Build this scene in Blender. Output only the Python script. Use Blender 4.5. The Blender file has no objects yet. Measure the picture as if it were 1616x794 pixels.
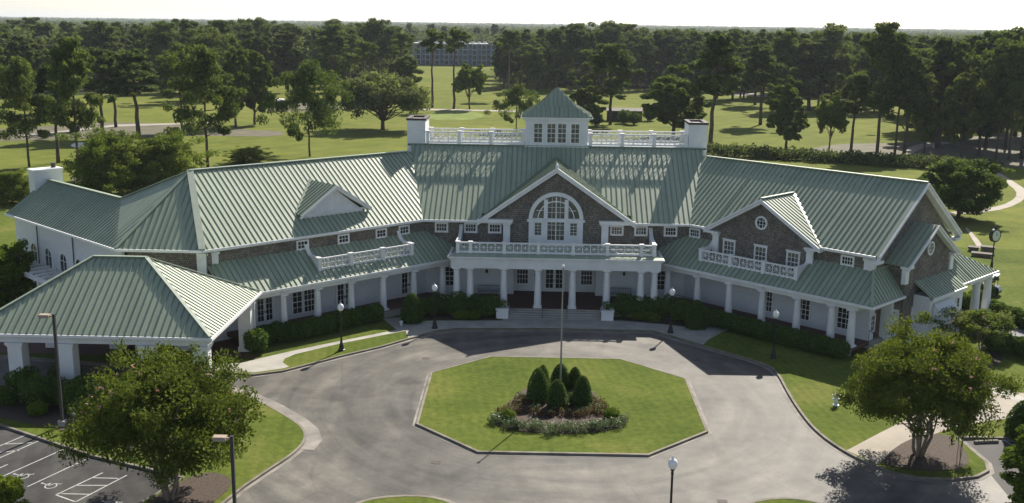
import bpy, bmesh, math, random
import numpy as np
from mathutils import Vector, Matrix
random.seed(11); rng=np.random.default_rng(5)
S=bpy.context.scene; COL=S.collection
R_=math.radians
# ------------------------------------------------------------------ camera model
W_PX,H_PX=1616,794; F_PX=1670.0
roll=math.atan(.013); pitch=math.atan((397-36)*math.cos(roll)/F_PX); yaw=R_(-1.65)
CAM=np.array([-1.17,-86.2,24.0])
_cp,_sp,_cy,_sy=math.cos(pitch),math.sin(pitch),math.cos(yaw),math.sin(yaw)
FW=np.array([_sy*_cp,_cy*_cp,-_sp]); _rt=np.array([_cy,-_sy,0]); _up=np.cross(_rt,FW)
RT=math.cos(roll)*_rt+math.sin(roll)*_up; UP=-math.sin(roll)*_rt+math.cos(roll)*_up
def ray(x,y): return FW+(x-808)/F_PX*RT-(y-397)/F_PX*UP
def G(x,y,z=0.0):
    d=ray(x,y); t=(z-24.0)/d[2]; p=CAM+t*d; return (float(p[0]),float(p[1]),z)
def G2(x,y): return G(x,y)[:2]
def top_z(x,y,Y):
    d=ray(x,y); t=(Y-CAM[1])/d[1]; return float((CAM+t*d)[2])
cam=bpy.data.cameras.new('camera'); co=bpy.data.objects.new('camera',cam); COL.objects.link(co)
m=Matrix(((RT[0],UP[0],-FW[0],CAM[0]),(RT[1],UP[1],-FW[1],CAM[1]),(RT[2],UP[2],-FW[2],CAM[2]),(0,0,0,1)))
co.matrix_world=m; cam.sensor_width=36; cam.lens=36*F_PX/W_PX; cam.clip_end=30000; cam.clip_start=.5
S.camera=co
# ------------------------------------------------------------------ light
SUN_EL,SUN_AZ=R_(37.0),R_(23.5)          # azimuth from +Y towards +X
w=bpy.data.worlds.new('World'); S.world=w; w.use_nodes=True
nt=w.node_tree; bg=nt.nodes['Background']; sky=nt.nodes.new('ShaderNodeTexSky'); sky.sky_type='NISHITA'
sky.sun_disc=False; sky.sun_elevation=SUN_EL; sky.sun_rotation=SUN_AZ; sky.altitude=10; sky.air_density=.75; sky.dust_density=.7; sky.ozone_density=1.0
hs=nt.nodes.new('ShaderNodeHueSaturation'); hs.inputs['Saturation'].default_value=.78; nt.links.new(sky.outputs[0],hs.inputs['Color']); nt.links.new(hs.outputs[0],bg.inputs[0]); bg.inputs[1].default_value=.074
sl=bpy.data.lights.new('sun','SUN'); sl.energy=4.6; sl.angle=R_(.5); sl.color=(1,.93,.82)
so=bpy.data.objects.new('sun',sl); COL.objects.link(so)
sd=Vector((math.cos(SUN_EL)*math.sin(SUN_AZ),math.cos(SUN_EL)*math.cos(SUN_AZ),math.sin(SUN_EL)))
so.rotation_euler=sd.to_track_quat('Z','Y').to_euler(); so.location=(0,0,60)
S.view_settings.view_transform='Standard'; S.view_settings.look='None'; S.view_settings.exposure=1.02; S.view_settings.gamma=1
S.view_settings.use_curve_mapping=False
S.render.engine='CYCLES'; S.cycles.max_bounces=6; S.cycles.diffuse_bounces=3; S.cycles.glossy_bounces=2; S.cycles.transmission_bounces=3; S.cycles.transparent_max_bounces=6; S.cycles.volume_bounces=0
S.cycles.use_denoising=True
# ------------------------------------------------------------------ materials
MATS={}
def nmat(name):
    m=bpy.data.materials.new(name); m.use_nodes=True; MATS[name]=m
    return m,m.node_tree,m.node_tree.nodes['Principled BSDF']
def N(nt,t,**k):
    n=nt.nodes.new(t)
    for a,b in k.items():
        if a in n.inputs: n.inputs[a].default_value=b
        else: setattr(n,a,b)
    return n
def rampn(nt,fac,stops):
    r=N(nt,'ShaderNodeValToRGB'); e=r.color_ramp.elements
    while len(e)<len(stops): e.new(.5)
    for i,(p,c) in enumerate(stops): e[i].position=p; e[i].color=(*c,1)
    nt.links.new(fac,r.inputs[0]); return r
def mixc(nt,a,b,fac,mode='MIX'):
    x=N(nt,'ShaderNodeMix',data_type='RGBA',blend_type=mode)
    for sock,v in ((x.inputs[0],fac),(x.inputs[6],a),(x.inputs[7],b)):
        if hasattr(v,'links') or isinstance(v,bpy.types.NodeSocket): nt.links.new(v,sock)
        elif isinstance(v,(int,float)): sock.default_value=v
        else: sock.default_value=(*v,1)
    return x.outputs[2]
def coords(nt,kind='Object',scale=(1,1,1)):
    tc=N(nt,'ShaderNodeTexCoord'); mp=N(nt,'ShaderNodeMapping'); mp.inputs['Scale'].default_value=scale
    nt.links.new(tc.outputs[kind],mp.inputs[0]); return mp.outputs[0]
def noise(nt,co,scale,detail=4,rough=.55,dist=0):
    n=N(nt,'ShaderNodeTexNoise',Scale=scale,Detail=detail,Roughness=rough,Distortion=dist); nt.links.new(co,n.inputs['Vector']); return n.outputs['Fac']
def bump(nt,p,h,strength=.3,dist=.02):
    b=N(nt,'ShaderNodeBump',Strength=strength,Distance=dist); nt.links.new(h,b.inputs['Height']); nt.links.new(b.outputs[0],p.inputs['Normal'])
def simple(name,col,rough=.6,var=.15,scale=3.0,metal=0,spec=.5,coordk='Object'):
    m,nt,p=nmat(name); c=coords(nt,coordk); f=noise(nt,c,scale,5)
    r=rampn(nt,f,[(.3,tuple(x*(1-var) for x in col)),(.7,tuple(min(1,x*(1+var)) for x in col))])
    nt.links.new(r.outputs[0],p.inputs['Base Color']); p.inputs['Roughness'].default_value=rough; p.inputs['Metallic'].default_value=metal; p.inputs['Specular IOR Level'].default_value=spec
    return m
simple('white_paint',(.72,.72,.71),.5,.09,.9)
simple('white_trim',(.76,.76,.745),.45,.08,1.3)
simple('concrete',(.31,.295,.26),.85,.18,.8)
simple('kerb_stone',(.17,.15,.118),.9,.4,.9)
simple('gutter_pan',(.20,.185,.16),.9,.4,.6)
simple('black_metal',(.012,.013,.014),.45,.2,5)
simple('bronze_metal',(.035,.033,.032),.5,.2,5)
simple('grey_metal',(.33,.34,.35),.35,.1,5,metal=.6)
simple('lamp_globe',(.82,.82,.80),.25,.02,5)
simple('mulch',(.056,.038,.025),.95,.5,7)
simple('pine_straw',(.088,.078,.042),.95,.35,.35)
simple('sand',(.66,.63,.56),.95,.08,.5)
simple('chimney_cap',(.06,.045,.04),.8,.4,3)
simple('dark_interior',(.02,.02,.02),.8,.2,3)
simple('bark',(.085,.065,.05),.95,.4,3)
simple('pale_bark',(.22,.17,.125),.9,.3,4)
simple('wood_door',(.10,.055,.03),.6,.3,4)
simple('road_paint',(.36,.36,.345),.8,.22,5)
simple('cart_body',(.02,.035,.03),.3,.1,4)
simple('cart_seat',(.45,.42,.36),.7,.1,4)
simple('rubber',(.015,.015,.015),.8,.2,8)
simple('dark_wood',(.045,.036,.03),.9,.3,2)
simple('curtain_sunview_glass',(.13,.13,.095),.12,.5,1.6)  # curtained gable panes; in the cupola, sunlit grass beyond painted as pane colour
simple('far_glazing',(.07,.08,.095),.3,.2,1)
simple('tan_metal',(.33,.26,.20),.6,.1,4)
simple('clock_face',(.62,.66,.58),.4,.03,4)
simple('stone_block',(.12,.10,.08),.9,.3,3)
simple('apartment_grey',(.17,.21,.28),.8,.1,.3)
simple('apartment_white',(.55,.55,.55),.8,.1,.3)
simple('path_tan',(.29,.255,.205),.9,.15,.5)
simple('gravel',(.2,.205,.21),.95,.25,3)
simple('flower_white',(.62,.66,.55),.9,.2,4)
simple('flower_pink',(.45,.20,.19),.9,.3,4)
simple('canvas',(.62,.63,.64),.8,.06,2)
simple('hydrant_silver',(.66,.67,.66),.4,.1,5)
def m_glass():
    m,nt,p=nmat('glass'); c=coords(nt,'UV'); f=noise(nt,c,1.3,2)
    r=rampn(nt,f,[(.35,(.012,.014,.014)),(.7,(.065,.068,.06))]); nt.links.new(r.outputs[0],p.inputs['Base Color'])
    p.inputs['Roughness'].default_value=.08; p.inputs['Specular IOR Level'].default_value=.6
m_glass()
def m_roof():
    m,nt,p=nmat('green_metal'); c=coords(nt,'UV'); c2=coords(nt,'UV',(2.222,.12,1))
    vo=N(nt,'ShaderNodeTexNoise',Scale=1.0,Detail=2); nt.links.new(c2,vo.inputs['Vector'])
    f=noise(nt,c,.35,5,.6)
    r=rampn(nt,f,[(.25,(.268,.318,.228)),(.55,(.31,.36,.262)),(.78,(.352,.395,.292))])
    r2=rampn(nt,vo.outputs['Fac'],[(.3,(.84,.84,.84)),(.7,(1.1,1.1,1.1))])
    o=mixc(nt,r.outputs[0],r2.outputs[0],1.0,'MULTIPLY'); nt.links.new(o,p.inputs['Base Color'])
    p.inputs['Roughness'].default_value=.5; p.inputs['Specular IOR Level'].default_value=.28
m_roof()
simple('seam_shade_metal',(.188,.232,.17),.55,.15,2,spec=.2)  # roof green darkened: shadow along the seams put into their colour
simple('pale_ridge_metal',(.34,.38,.30),.45,.08,2)
def m_shingle():
    m,nt,p=nmat('cedar_shingle'); c=coords(nt,'UV')
    b=N(nt,'ShaderNodeTexBrick',Scale=1.0); b.inputs['Brick Width'].default_value=.16; b.inputs['Row Height'].default_value=.17; b.inputs['Mortar Size'].default_value=.012; b.inputs['Bias'].default_value=0
    b.inputs['Color1'].default_value=(.145,.132,.113,1); b.inputs['Color2'].default_value=(.265,.243,.21,1); b.inputs['Mortar'].default_value=(.03,.022,.016,1)
    b.offset=.43; b.squash=1
    nt.links.new(c,b.inputs['Vector'])
    f=noise(nt,c,.7,5,.65); r=rampn(nt,f,[(.3,(.62,.62,.64)),(.7,(1.25,1.2,1.12))])
    o=mixc(nt,b.outputs['Color'],r.outputs[0],1.0,'MULTIPLY'); nt.links.new(o,p.inputs['Base Color']); p.inputs['Roughness'].default_value=.9
    bump(nt,p,b.outputs['Fac'],-.5,.02)
m_shingle()
def m_siding():
    m,nt,p=nmat('painted_brick'); c=coords(nt,'UV')
    b=N(nt,'ShaderNodeTexBrick',Scale=1.0); b.inputs['Brick Width'].default_value=.3; b.inputs['Row Height'].default_value=.1; b.inputs['Mortar Size'].default_value=.008
    b.inputs['Color1'].default_value=(.66,.67,.68,1); b.inputs['Color2'].default_value=(.73,.73,.73,1); b.inputs['Mortar'].default_value=(.56,.57,.58,1); nt.links.new(c,b.inputs['Vector'])
    f=noise(nt,c,.4,4); r=rampn(nt,f,[(.3,(.93,.93,.92)),(.7,(1.03,1.03,1.03))])
    o=mixc(nt,b.outputs['Color'],r.outputs[0],1.0,'MULTIPLY'); nt.links.new(o,p.inputs['Base Color']); p.inputs['Roughness'].default_value=.65
m_siding()
def m_brickfloor():
    m,nt,p=nmat('brick_floor'); c=coords(nt,'UV')
    b=N(nt,'ShaderNodeTexBrick',Scale=1.0); b.inputs['Brick Width'].default_value=.22; b.inputs['Row Height'].default_value=.11; b.inputs['Mortar Size'].default_value=.008
    b.inputs['Color1'].default_value=(.075,.033,.025,1); b.inputs['Color2'].default_value=(.115,.052,.037,1); b.inputs['Mortar'].default_value=(.07,.055,.05,1); nt.links.new(c,b.inputs['Vector'])
    nt.links.new(b.outputs['Color'],p.inputs['Base Color']); p.inputs['Roughness'].default_value=.85
m_brickfloor()
def m_asphalt(name,lo,mid,hi,rough):
    m,nt,p=nmat(name); c=coords(nt,'Object')
    f1=noise(nt,c,.075,7,.62,.9); f2=noise(nt,c,.55,6,.65); f3=noise(nt,c,14,3,.6)
    c2=coords(nt,'Object',(1,.25,1)); f4=noise(nt,c2,.5,3,.5,1.0)
    r=rampn(nt,f1,[(.30,lo),(.52,mid),(.72,hi)])
    r2=rampn(nt,f2,[(.3,(.74,.74,.75)),(.7,(1.22,1.21,1.18))]); o=mixc(nt,r.outputs[0],r2.outputs[0],1.0,'MULTIPLY')
    r3=rampn(nt,f3,[(.3,(.86,.86,.86)),(.7,(1.12,1.12,1.12))]); o=mixc(nt,o,r3.outputs[0],1.0,'MULTIPLY')
    r4=rampn(nt,f4,[(.35,(.88,.88,.88)),(.6,(1.05,1.05,1.05))]); o=mixc(nt,o,r4.outputs[0],1.0,'MULTIPLY')
    tc=N(nt,'ShaderNodeTexCoord'); sx=N(nt,'ShaderNodeSeparateXYZ'); nt.links.new(tc.outputs['Object'],sx.inputs[0])
    def mth(op,a,b=None):
        q=N(nt,'ShaderNodeMath',operation=op)
        for i_,vv in enumerate((a,b)):
            if vv is None: continue
            if isinstance(vv,(int,float)): q.inputs[i_].default_value=vv
            else: nt.links.new(vv,q.inputs[i_])
        return q.outputs[0]
    yy=mth('ADD',sx.outputs[1],20.5); rr=mth('SQRT',mth('ADD',mth('MULTIPLY',sx.outputs[0],sx.outputs[0]),mth('MULTIPLY',yy,yy))); aa=mth('ARCTAN2',yy,sx.outputs[0])
    cx=N(nt,'ShaderNodeCombineXYZ'); nt.links.new(mth('MULTIPLY',rr,.9),cx.inputs[0]); nt.links.new(mth('MULTIPLY',mth('SINE',aa),1.6),cx.inputs[1]); nt.links.new(mth('MULTIPLY',mth('COSINE',aa),1.6),cx.inputs[2])
    tr=noise(nt,cx.outputs[0],.85,5,.6,.3); r6=rampn(nt,tr,[(.30,(.72,.72,.73)),(.48,(.98,.98,.98)),(.68,(1.28,1.26,1.21))]); o=mixc(nt,o,r6.outputs[0],1.0,'MULTIPLY')
    fs=noise(nt,c,.32,2,.5); r7=rampn(nt,fs,[(.60,(1,1,1)),(.72,(.72,.72,.73))]); o=mixc(nt,o,r7.outputs[0],1.0,'MULTIPLY')
    # thin cracks
    v=N(nt,'ShaderNodeTexVoronoi',feature='DISTANCE_TO_EDGE',Scale=.16); 
    cd=N(nt,'ShaderNodeTexNoise',Scale=.6,Detail=5); nt.links.new(c,cd.inputs['Vector'])
    ad=N(nt,'ShaderNodeMix',data_type='VECTOR'); ad.inputs[0].default_value=.12; nt.links.new(c,ad.inputs[4]); nt.links.new(cd.outputs['Color'],ad.inputs[5]); nt.links.new(ad.outputs[1],v.inputs['Vector'])
    r5=rampn(nt,v.outputs['Distance'],[(.0,(.72,.72,.72)),(.006,(1,1,1))]); o=mixc(nt,o,r5.outputs[0],.6,'MULTIPLY')
    nt.links.new(o,p.inputs['Base Color']); p.inputs['Roughness'].default_value=rough; p.inputs['Specular IOR Level'].default_value=.13
    bump(nt,p,f3,.25,.01)
m_asphalt('asphalt',(.080,.076,.069),(.119,.113,.101),(.166,.156,.139),.6)
m_asphalt('asphalt_dark',(.045,.045,.045),(.058,.057,.055),(.075,.073,.070),.75)
def m_lawn(name,a,b,c3,s=.35,stripe=None):
    m,nt,p=nmat(name); c=coords(nt,'Object')
    f1=noise(nt,c,s*.25,5,.6,.4); f2=noise(nt,c,s*3,5,.7); f3=noise(nt,c,3.2,3,.6)
    r=rampn(nt,f1,[(.32,a),(.52,b),(.70,c3)])
    r2=rampn(nt,f2,[(.3,(.74,.78,.78)),(.7,(1.24,1.14,1.12))]); o=mixc(nt,r.outputs[0],r2.outputs[0],1.0,'MULTIPLY')
    r3=rampn(nt,f3,[(.3,(.85,.87,.85)),(.7,(1.13,1.12,1.12))]); o=mixc(nt,o,r3.outputs[0],1.0,'MULTIPLY')
    if stripe:
        cs=coords(nt,'Object'); wv=N(nt,'ShaderNodeTexWave',Scale=stripe[0],Distortion=1.2,Detail=2); mpn=wv
        mp2=N(nt,'ShaderNodeMapping'); mp2.inputs['Rotation'].default_value=(0,0,R_(stripe[1])); nt.links.new(cs,mp2.inputs[0]); nt.links.new(mp2.outputs[0],wv.inputs['Vector'])
        r4=rampn(nt,wv.outputs['Fac'],[(.3,(.96,.965,.96)),(.7,(1.03,1.03,1.02))]); o=mixc(nt,o,r4.outputs[0],1.0,'MULTIPLY')
    nt.links.new(o,p.inputs['Base Color']); p.inputs['Roughness'].default_value=.95; p.inputs['Specular IOR Level'].default_value=.03
    bump(nt,p,f3,.6,.05)
m_lawn('lawn',(.066,.096,.019),(.092,.123,.024),(.140,.150,.040),.55,(.5,-8))
m_lawn('golf_grass',(.108,.134,.028),(.136,.158,.034),(.168,.178,.047),.05,(.06,35))
m_lawn('rough_grass',(.085,.115,.03),(.105,.135,.034),(.15,.15,.05),.08)
m_lawn('green_turf',(.16,.21,.065),(.18,.225,.07),(.20,.24,.08),.05,(.25,20))
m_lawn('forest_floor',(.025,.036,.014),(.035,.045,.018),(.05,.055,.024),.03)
def m_leaf(name,lo,mid,hi,trans=.34,rough=.6):
    m,nt,p=nmat(name); a=N(nt,'ShaderNodeAttribute',attribute_name='tint')
    oi=N(nt,'ShaderNodeObjectInfo'); 
    r=rampn(nt,a.outputs['Fac'],[(0,lo),(.5,mid),(1,hi)])
    r2=rampn(nt,oi.outputs['Random'],[(0,(.80,.84,.8)),(1,(1.2,1.12,1.1))]); o=mixc(nt,r.outputs[0],r2.outputs[0],1.0,'MULTIPLY')
    nt.links.new(o,p.inputs['Base Color']); p.inputs['Roughness'].default_value=.85; p.inputs['Specular IOR Level'].default_value=.08
    t=N(nt,'ShaderNodeBsdfTranslucent'); o2=mixc(nt,o,(1.25,1.2,.6),1.0,'MULTIPLY'); nt.links.new(o2,t.inputs['Color'])
    mx=N(nt,'ShaderNodeMixShader'); mx.inputs[0].default_value=trans
    nt.links.new(p.outputs[0],mx.inputs[1]); nt.links.new(t.outputs[0],mx.inputs[2]); nt.links.new(mx.outputs[0],nt.nodes['Material Output'].inputs['Surface'])
m_leaf('pine_needles',(.058,.093,.029),(.102,.146,.044),(.166,.210,.062))
m_leaf('hardwood_leaves',(.065,.106,.026),(.114,.163,.040),(.187,.239,.059))
m_leaf('oak_leaves',(.085,.116,.050),(.139,.177,.074),(.213,.251,.106))
m_leaf('myrtle_leaves',(.053,.084,.016),(.098,.138,.024),(.164,.198,.037),.32)
m_leaf('young_pine_needles',(.097,.143,.026),(.163,.216,.039),(.258,.301,.063),.3)
m_leaf('shrub_leaves',(.052,.094,.023),(.085,.143,.032),(.143,.209,.052),.3)
m_leaf('bright_leaves',(.077,.122,.015),(.115,.173,.023),(.166,.217,.038),.3)
m_leaf('forest_leaves',(.054,.084,.030),(.088,.123,.044),(.137,.172,.062),.30)
m_leaf('silver_leaves',(.074,.111,.044),(.141,.192,.089),(.311,.348,.244),.2)
m_leaf('russet_leaves',(.075,.055,.028),(.140,.085,.050),(.220,.160,.070),.2)
m_leaf('blossom_pink',(.420,.220,.240),(.520,.320,.330),(.600,.420,.420),.2)
# ------------------------------------------------------------------ mesh helpers
ORG={}
def v3(p): return np.array(p,float)
class MB:
    def __init__(s): s.v=[];s.f=[];s.m=[];s.mi=0
    def poly(s,pts):
        b=len(s.v); s.v+= [tuple(map(float,p)) for p in pts]; s.f.append(tuple(range(b,b+len(pts)))); s.m.append(s.mi)
    def hexa(s,a):   # a: 8 pts bottom 4 (ccw), top 4
        b=len(s.v); s.v+=[tuple(map(float,p)) for p in a]
        for q in ((3,2,1,0),(4,5,6,7),(0,1,5,4),(1,2,6,5),(2,3,7,6),(3,0,4,7)): s.f.append(tuple(b+i for i in q)); s.m.append(s.mi)
    def box(s,fr,s0,s1,d0,d1,z0,z1):
        s.hexa([fr(s0,d1,z0),fr(s1,d1,z0),fr(s1,d0,z0),fr(s0,d0,z0),fr(s0,d1,z1),fr(s1,d1,z1),fr(s1,d0,z1),fr(s0,d0,z1)])
    def plate(s,pts,off):   # polygon extruded by vector off (top = pts, bottom = pts+off)
        pts=[v3(p) for p in pts]; off=v3(off); n=len(pts); b=len(s.v)
        s.v+=[tuple(p) for p in pts]+[tuple(p+off) for p in pts]
        s.f.append(tuple(range(b,b+n))); s.f.append(tuple(range(b+2*n-1,b+n-1,-1))); s.m+=[s.mi]*2
        for i in range(n):
            j=(i+1)%n; s.f.append((b+j,b+i,b+n+i,b+n+j)); s.m.append(s.mi)
    def beam(s,p0,p1,w,h,up=(0,0,1)):
        p0,p1=v3(p0),v3(p1); t=p1-p0; t/=np.linalg.norm(t); sd=np.cross(t,up); sd/=max(1e-9,np.linalg.norm(sd)); u=np.cross(sd,t)
        a=[]
        for c in (-h/2,h/2):
            a+=[p0-sd*w/2+u*c,p0+sd*w/2+u*c,p1+sd*w/2+u*c,p1-sd*w/2+u*c]
        s.hexa(a)
    def tube(s,pts,rad,n=8,cap=True):
        pts=[v3(p) for p in pts]; rings=[]
        for i,p in enumerate(pts):
            t=pts[min(i+1,len(pts)-1)]-pts[max(i-1,0)]; t/=max(1e-9,np.linalg.norm(t))
            a=np.cross(t,(0,0,1) if abs(t[2])<.9 else (1,0,0)); a/=np.linalg.norm(a); c=np.cross(t,a)
            b=len(s.v); r=rad[i] if hasattr(rad,'__len__') else rad
            for k in range(n):
                q=2*math.pi*k/n; s.v.append(tuple(p+r*(math.cos(q)*a+math.sin(q)*c)))
            rings.append(b)
        for i in range(len(rings)-1):
            for k in range(n):
                j=(k+1)%n; s.f.append((rings[i]+k,rings[i]+j,rings[i+1]+j,rings[i+1]+k)); s.m.append(s.mi)
        if cap:
            s.f.append(tuple(rings[0]+k for k in range(n-1,-1,-1))); s.f.append(tuple(rings[-1]+k for k in range(n))); s.m+=[s.mi]*2
    def lathe(s,c,prof,n=16):  # prof [(r,z)]
        b=len(s.v)
        for r,z in prof:
            for k in range(n):
                q=2*math.pi*k/n; s.v.append((c[0]+r*math.cos(q),c[1]+r*math.sin(q),c[2]+z))
        for i in range(len(prof)-1):
            for k in range(n):
                j=(k+1)%n; s.f.append((b+i*n+k,b+i*n+j,b+(i+1)*n+j,b+(i+1)*n+k)); s.m.append(s.mi)
        s.f.append(tuple(b+k for k in range(n-1,-1,-1))); s.f.append(tuple(b+(len(prof)-1)*n+k for k in range(n))); s.m+=[s.mi]*2
    def ball(s,c,r,n=12,sz=1):
        k=n//2; s.lathe(c,[(max(.001,r*math.sin(math.pi*i/k)),-r*sz*math.cos(math.pi*i/k)) for i in range(k+1)],n)
    def build(s,name,mats,parent=None,loc=None,smooth=False):
        if isinstance(mats,str): mats=[mats]
        org=v3(ORG.get(parent.name,(0,0,0))) if parent is not None else v3(loc if loc is not None else (0,0,0))
        me=bpy.data.meshes.new(name); V=np.array(s.v)-org
        me.from_pydata(V.tolist(),[],s.f)
        if mats==['green_metal'] and any(s.m): mats=['green_metal','seam_shade_metal']
        for mm in mats: me.materials.append(MATS[mm])
        me.polygons.foreach_set('material_index',s.m)
        bm=bmesh.new(); bm.from_mesh(me); ng=[f for f in bm.faces if len(f.verts)>4]
        if ng: bmesh.ops.triangulate(bm,faces=ng)
        uv=bm.loops.layers.uv.new('UVMap')
        for f in bm.faces:
            f.normal_update(); n=f.normal
            if abs(n.z)>.97: t=Vector((1,0,0)); b=Vector((0,1,0))
            else:
                t=Vector((0,0,1)).cross(n).normalized(); b=n.cross(t)
            for l in f.loops:
                q=l.vert.co+Vector(org); l[uv].uv=(q.dot(t),q.dot(b))
            if smooth: f.smooth=True
        bm.to_mesh(me); bm.free()
        o=bpy.data.objects.new(name,me); COL.objects.link(o)
        if parent is not None: o.parent=parent; ORG[o.name]=tuple(org)
        else: o.location=tuple(org); ORG[o.name]=tuple(org)
        return o
def tag(o,label=None,cat=None,group=None,kind=None):
    if label: o['label']=label
    if cat: o['category']=cat
    if group: o['group']=group
    if kind: o['kind']=kind
    return o
def thing(name,label,cat,loc,group=None):
    o=bpy.data.objects.new(name,None); COL.objects.link(o); o.location=loc; o.empty_display_size=.3
    ORG[o.name]=tuple(loc); return tag(o,label,cat,group)
def dup(root,loc,rotz=0,scale=1,label=None,group=None):
    r=root.copy(); COL.objects.link(r); r.location=loc; r.rotation_euler=(0,0,rotz); r.scale=(scale,)*3 if not hasattr(scale,'__len__') else scale
    ORG[r.name]=tuple(loc)
    if label: r['label']=label
    if group: r['group']=group
    for c in root.children:
        k=c.copy(); COL.objects.link(k); k.parent=r
        for g in c.children:
            q=g.copy(); COL.objects.link(q); q.parent=k
    return r
class Fr:
    def __init__(s,o,u,v): s.o=np.array(o,float); s.u=np.array(u,float); s.v=np.array(v,float)
    def __call__(s,a,d,z):
        p=s.o+a*s.u+d*s.v; return (p[0],p[1],z)
_a=R_(44)
FC=Fr((0,0),(1,0),(0,-1))
FR=Fr((9.7,2.55),(math.cos(_a),-math.sin(_a)),(-math.sin(_a),-math.cos(_a)))
FL=Fr((-9.7,2.55),(-math.cos(_a),-math.sin(_a)),(math.sin(_a),-math.cos(_a)))
def roof(mb,pts,seams=True,sp=.45,th=.07,sh=.052,sw=.05,ev=None):
    """standing-seam plane: first two points lie on the eave"""
    P=[v3(p) for p in pts]; t=P[1]-P[0] if ev is None else np.array([ev[0],ev[1],0.]); t[2]=0; t/=np.linalg.norm(t)
    n=None
    for i in range(2,len(P)):
        n=np.cross(P[1]-P[0],P[i]-P[0])
        if np.linalg.norm(n)>1e-6: break
    n/=np.linalg.norm(n)
    if n[2]<0: n=-n
    mb.plate(P,-n*th)
    b=np.cross(n,t)
    if b[2]<0: b=-b
    if not seams: return
    q=[((p-P[0])@t,(p-P[0])@b) for p in P]; a0=min(x for x,_ in q); a1=max(x for x,_ in q)
    k=math.ceil((a0+.08-.137)/sp)
    while k*sp+.137<a1-.08:
        a=k*sp+.137; ys=[]
        for i in range(len(q)):
            (x0,y0),(x1,y1)=q[i],q[(i+1)%len(q)]
            if (x0-a)*(x1-a)<0: ys.append(y0+(y1-y0)*(a-x0)/(x1-x0))
        if len(ys)>=2 and max(ys)-min(ys)>.1:
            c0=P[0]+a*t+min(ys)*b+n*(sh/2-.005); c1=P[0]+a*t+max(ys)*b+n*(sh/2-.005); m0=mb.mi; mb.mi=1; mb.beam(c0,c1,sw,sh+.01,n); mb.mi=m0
        k+=1
def strip(mb,pts,w,z0,z1,closed=False,side=1):
    """kerb along a ground polyline, of width w to one side"""
    P=[np.array(p[:2],float) for p in pts]; n=len(P); off=[]
    for i in range(n):
        if closed: a,b=P[i-1],P[(i+1)%n]
        else: a,b=P[max(i-1,0)],P[min(i+1,n-1)]
        d1=P[i]-a; d2=b-P[i]
        d1=d1/np.linalg.norm(d1) if np.linalg.norm(d1)>1e-9 else None; d2=d2/np.linalg.norm(d2) if np.linalg.norm(d2)>1e-9 else None
        if d1 is None: d1=d2
        if d2 is None: d2=d1
        n1=np.array([-d1[1],d1[0]]); n2=np.array([-d2[1],d2[0]]); mm=n1+n2; mm/=np.linalg.norm(mm); k=1/max(.4,mm@n1)
        off.append(P[i]+side*w*k*mm)
    for i in range(n if closed else n-1):
        j=(i+1)%n; a,b,c,d=P[i],P[j],off[j],off[i]
        mb.hexa([(*a,z0),(*b,z0),(*c,z0),(*d,z0),(*a,z1),(*b,z1),(*c,z1),(*d,z1)])
def smooth_poly(pts,it=2,closed=True):
    P=[np.array(p[:2],float) for p in pts]
    for _ in range(it):
        Q=[]; n=len(P)
        rngi=range(n) if closed else range(n-1)
        if not closed: Q.append(P[0])
        for i in rngi:
            a,b=P[i],P[(i+1)%n]; Q+= [a*.75+b*.25,a*.25+b*.75]
        if not closed: Q.append(P[-1])
        P=Q
    return [tuple(p) for p in P]
def sheet(name,pts,z,mat,thick=0,kind='structure'):
    mb=MB()
    if thick: mb.plate([(p[0],p[1],z) for p in pts],(0,0,-thick))
    else: mb.poly([(p[0],p[1],z) for p in pts])
    o=mb.build(name,mat); 
    # normals up
    bm=bmesh.new(); bm.from_mesh(o.data); bmesh.ops.recalc_face_normals(bm,faces=bm.faces)
    if not thick and sum(f.normal.z for f in bm.faces)<0: bmesh.ops.reverse_faces(bm,faces=bm.faces)
    bm.to_mesh(o.data); bm.free()
    o['kind']=kind; return o
# ================================================================== THE CLUBHOUSE
house=thing('clubhouse','long white clubhouse with angled wings, green standing-seam metal roof, colonnade and cupola','building',(0,2,0))
SUBN={}
def window(parent,fr,s,d,z0,z1,w,cols,rows,trim=.12,crown=True,name='window',glass='glass'):
    mb=MB(); s0,s1=s-w/2,s+w/2
    mb.box(fr,s0-trim,s0,d,d+.07,z0-trim,z1+trim); mb.box(fr,s1,s1+trim,d,d+.07,z0-trim,z1+trim)
    mb.box(fr,s0,s1,d,d+.068,z1,z1+trim); mb.box(fr,s0,s1,d,d+.068,z0-trim,z0)
    if crown:
        mb.box(fr,s0-trim-.06,s1+trim+.06,d,d+.12,z1+trim,z1+trim+.08); mb.box(fr,s0-trim-.04,s1+trim+.04,d,d+.11,z0-trim-.06,z0-trim)
    for i in range(1,cols): x=s0+w*i/cols; mb.box(fr,x-.018,x+.018,d+.02,d+.045,z0,z1)
    for j in range(1,rows):
        z=z0+(z1-z0)*j/rows; t=.03 if (rows%2==0 and j==rows//2 and rows>=4) else .018
        mb.box(fr,s0,s1,d+.02,d+.043,z-t,z+t)
    o=mb.build(name,'white_trim',parent)
    g=MB(); g.box(fr,s0,s1,d+.004,d+.018,z0,z1); g.build('pane',glass,o)
    return o
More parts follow.
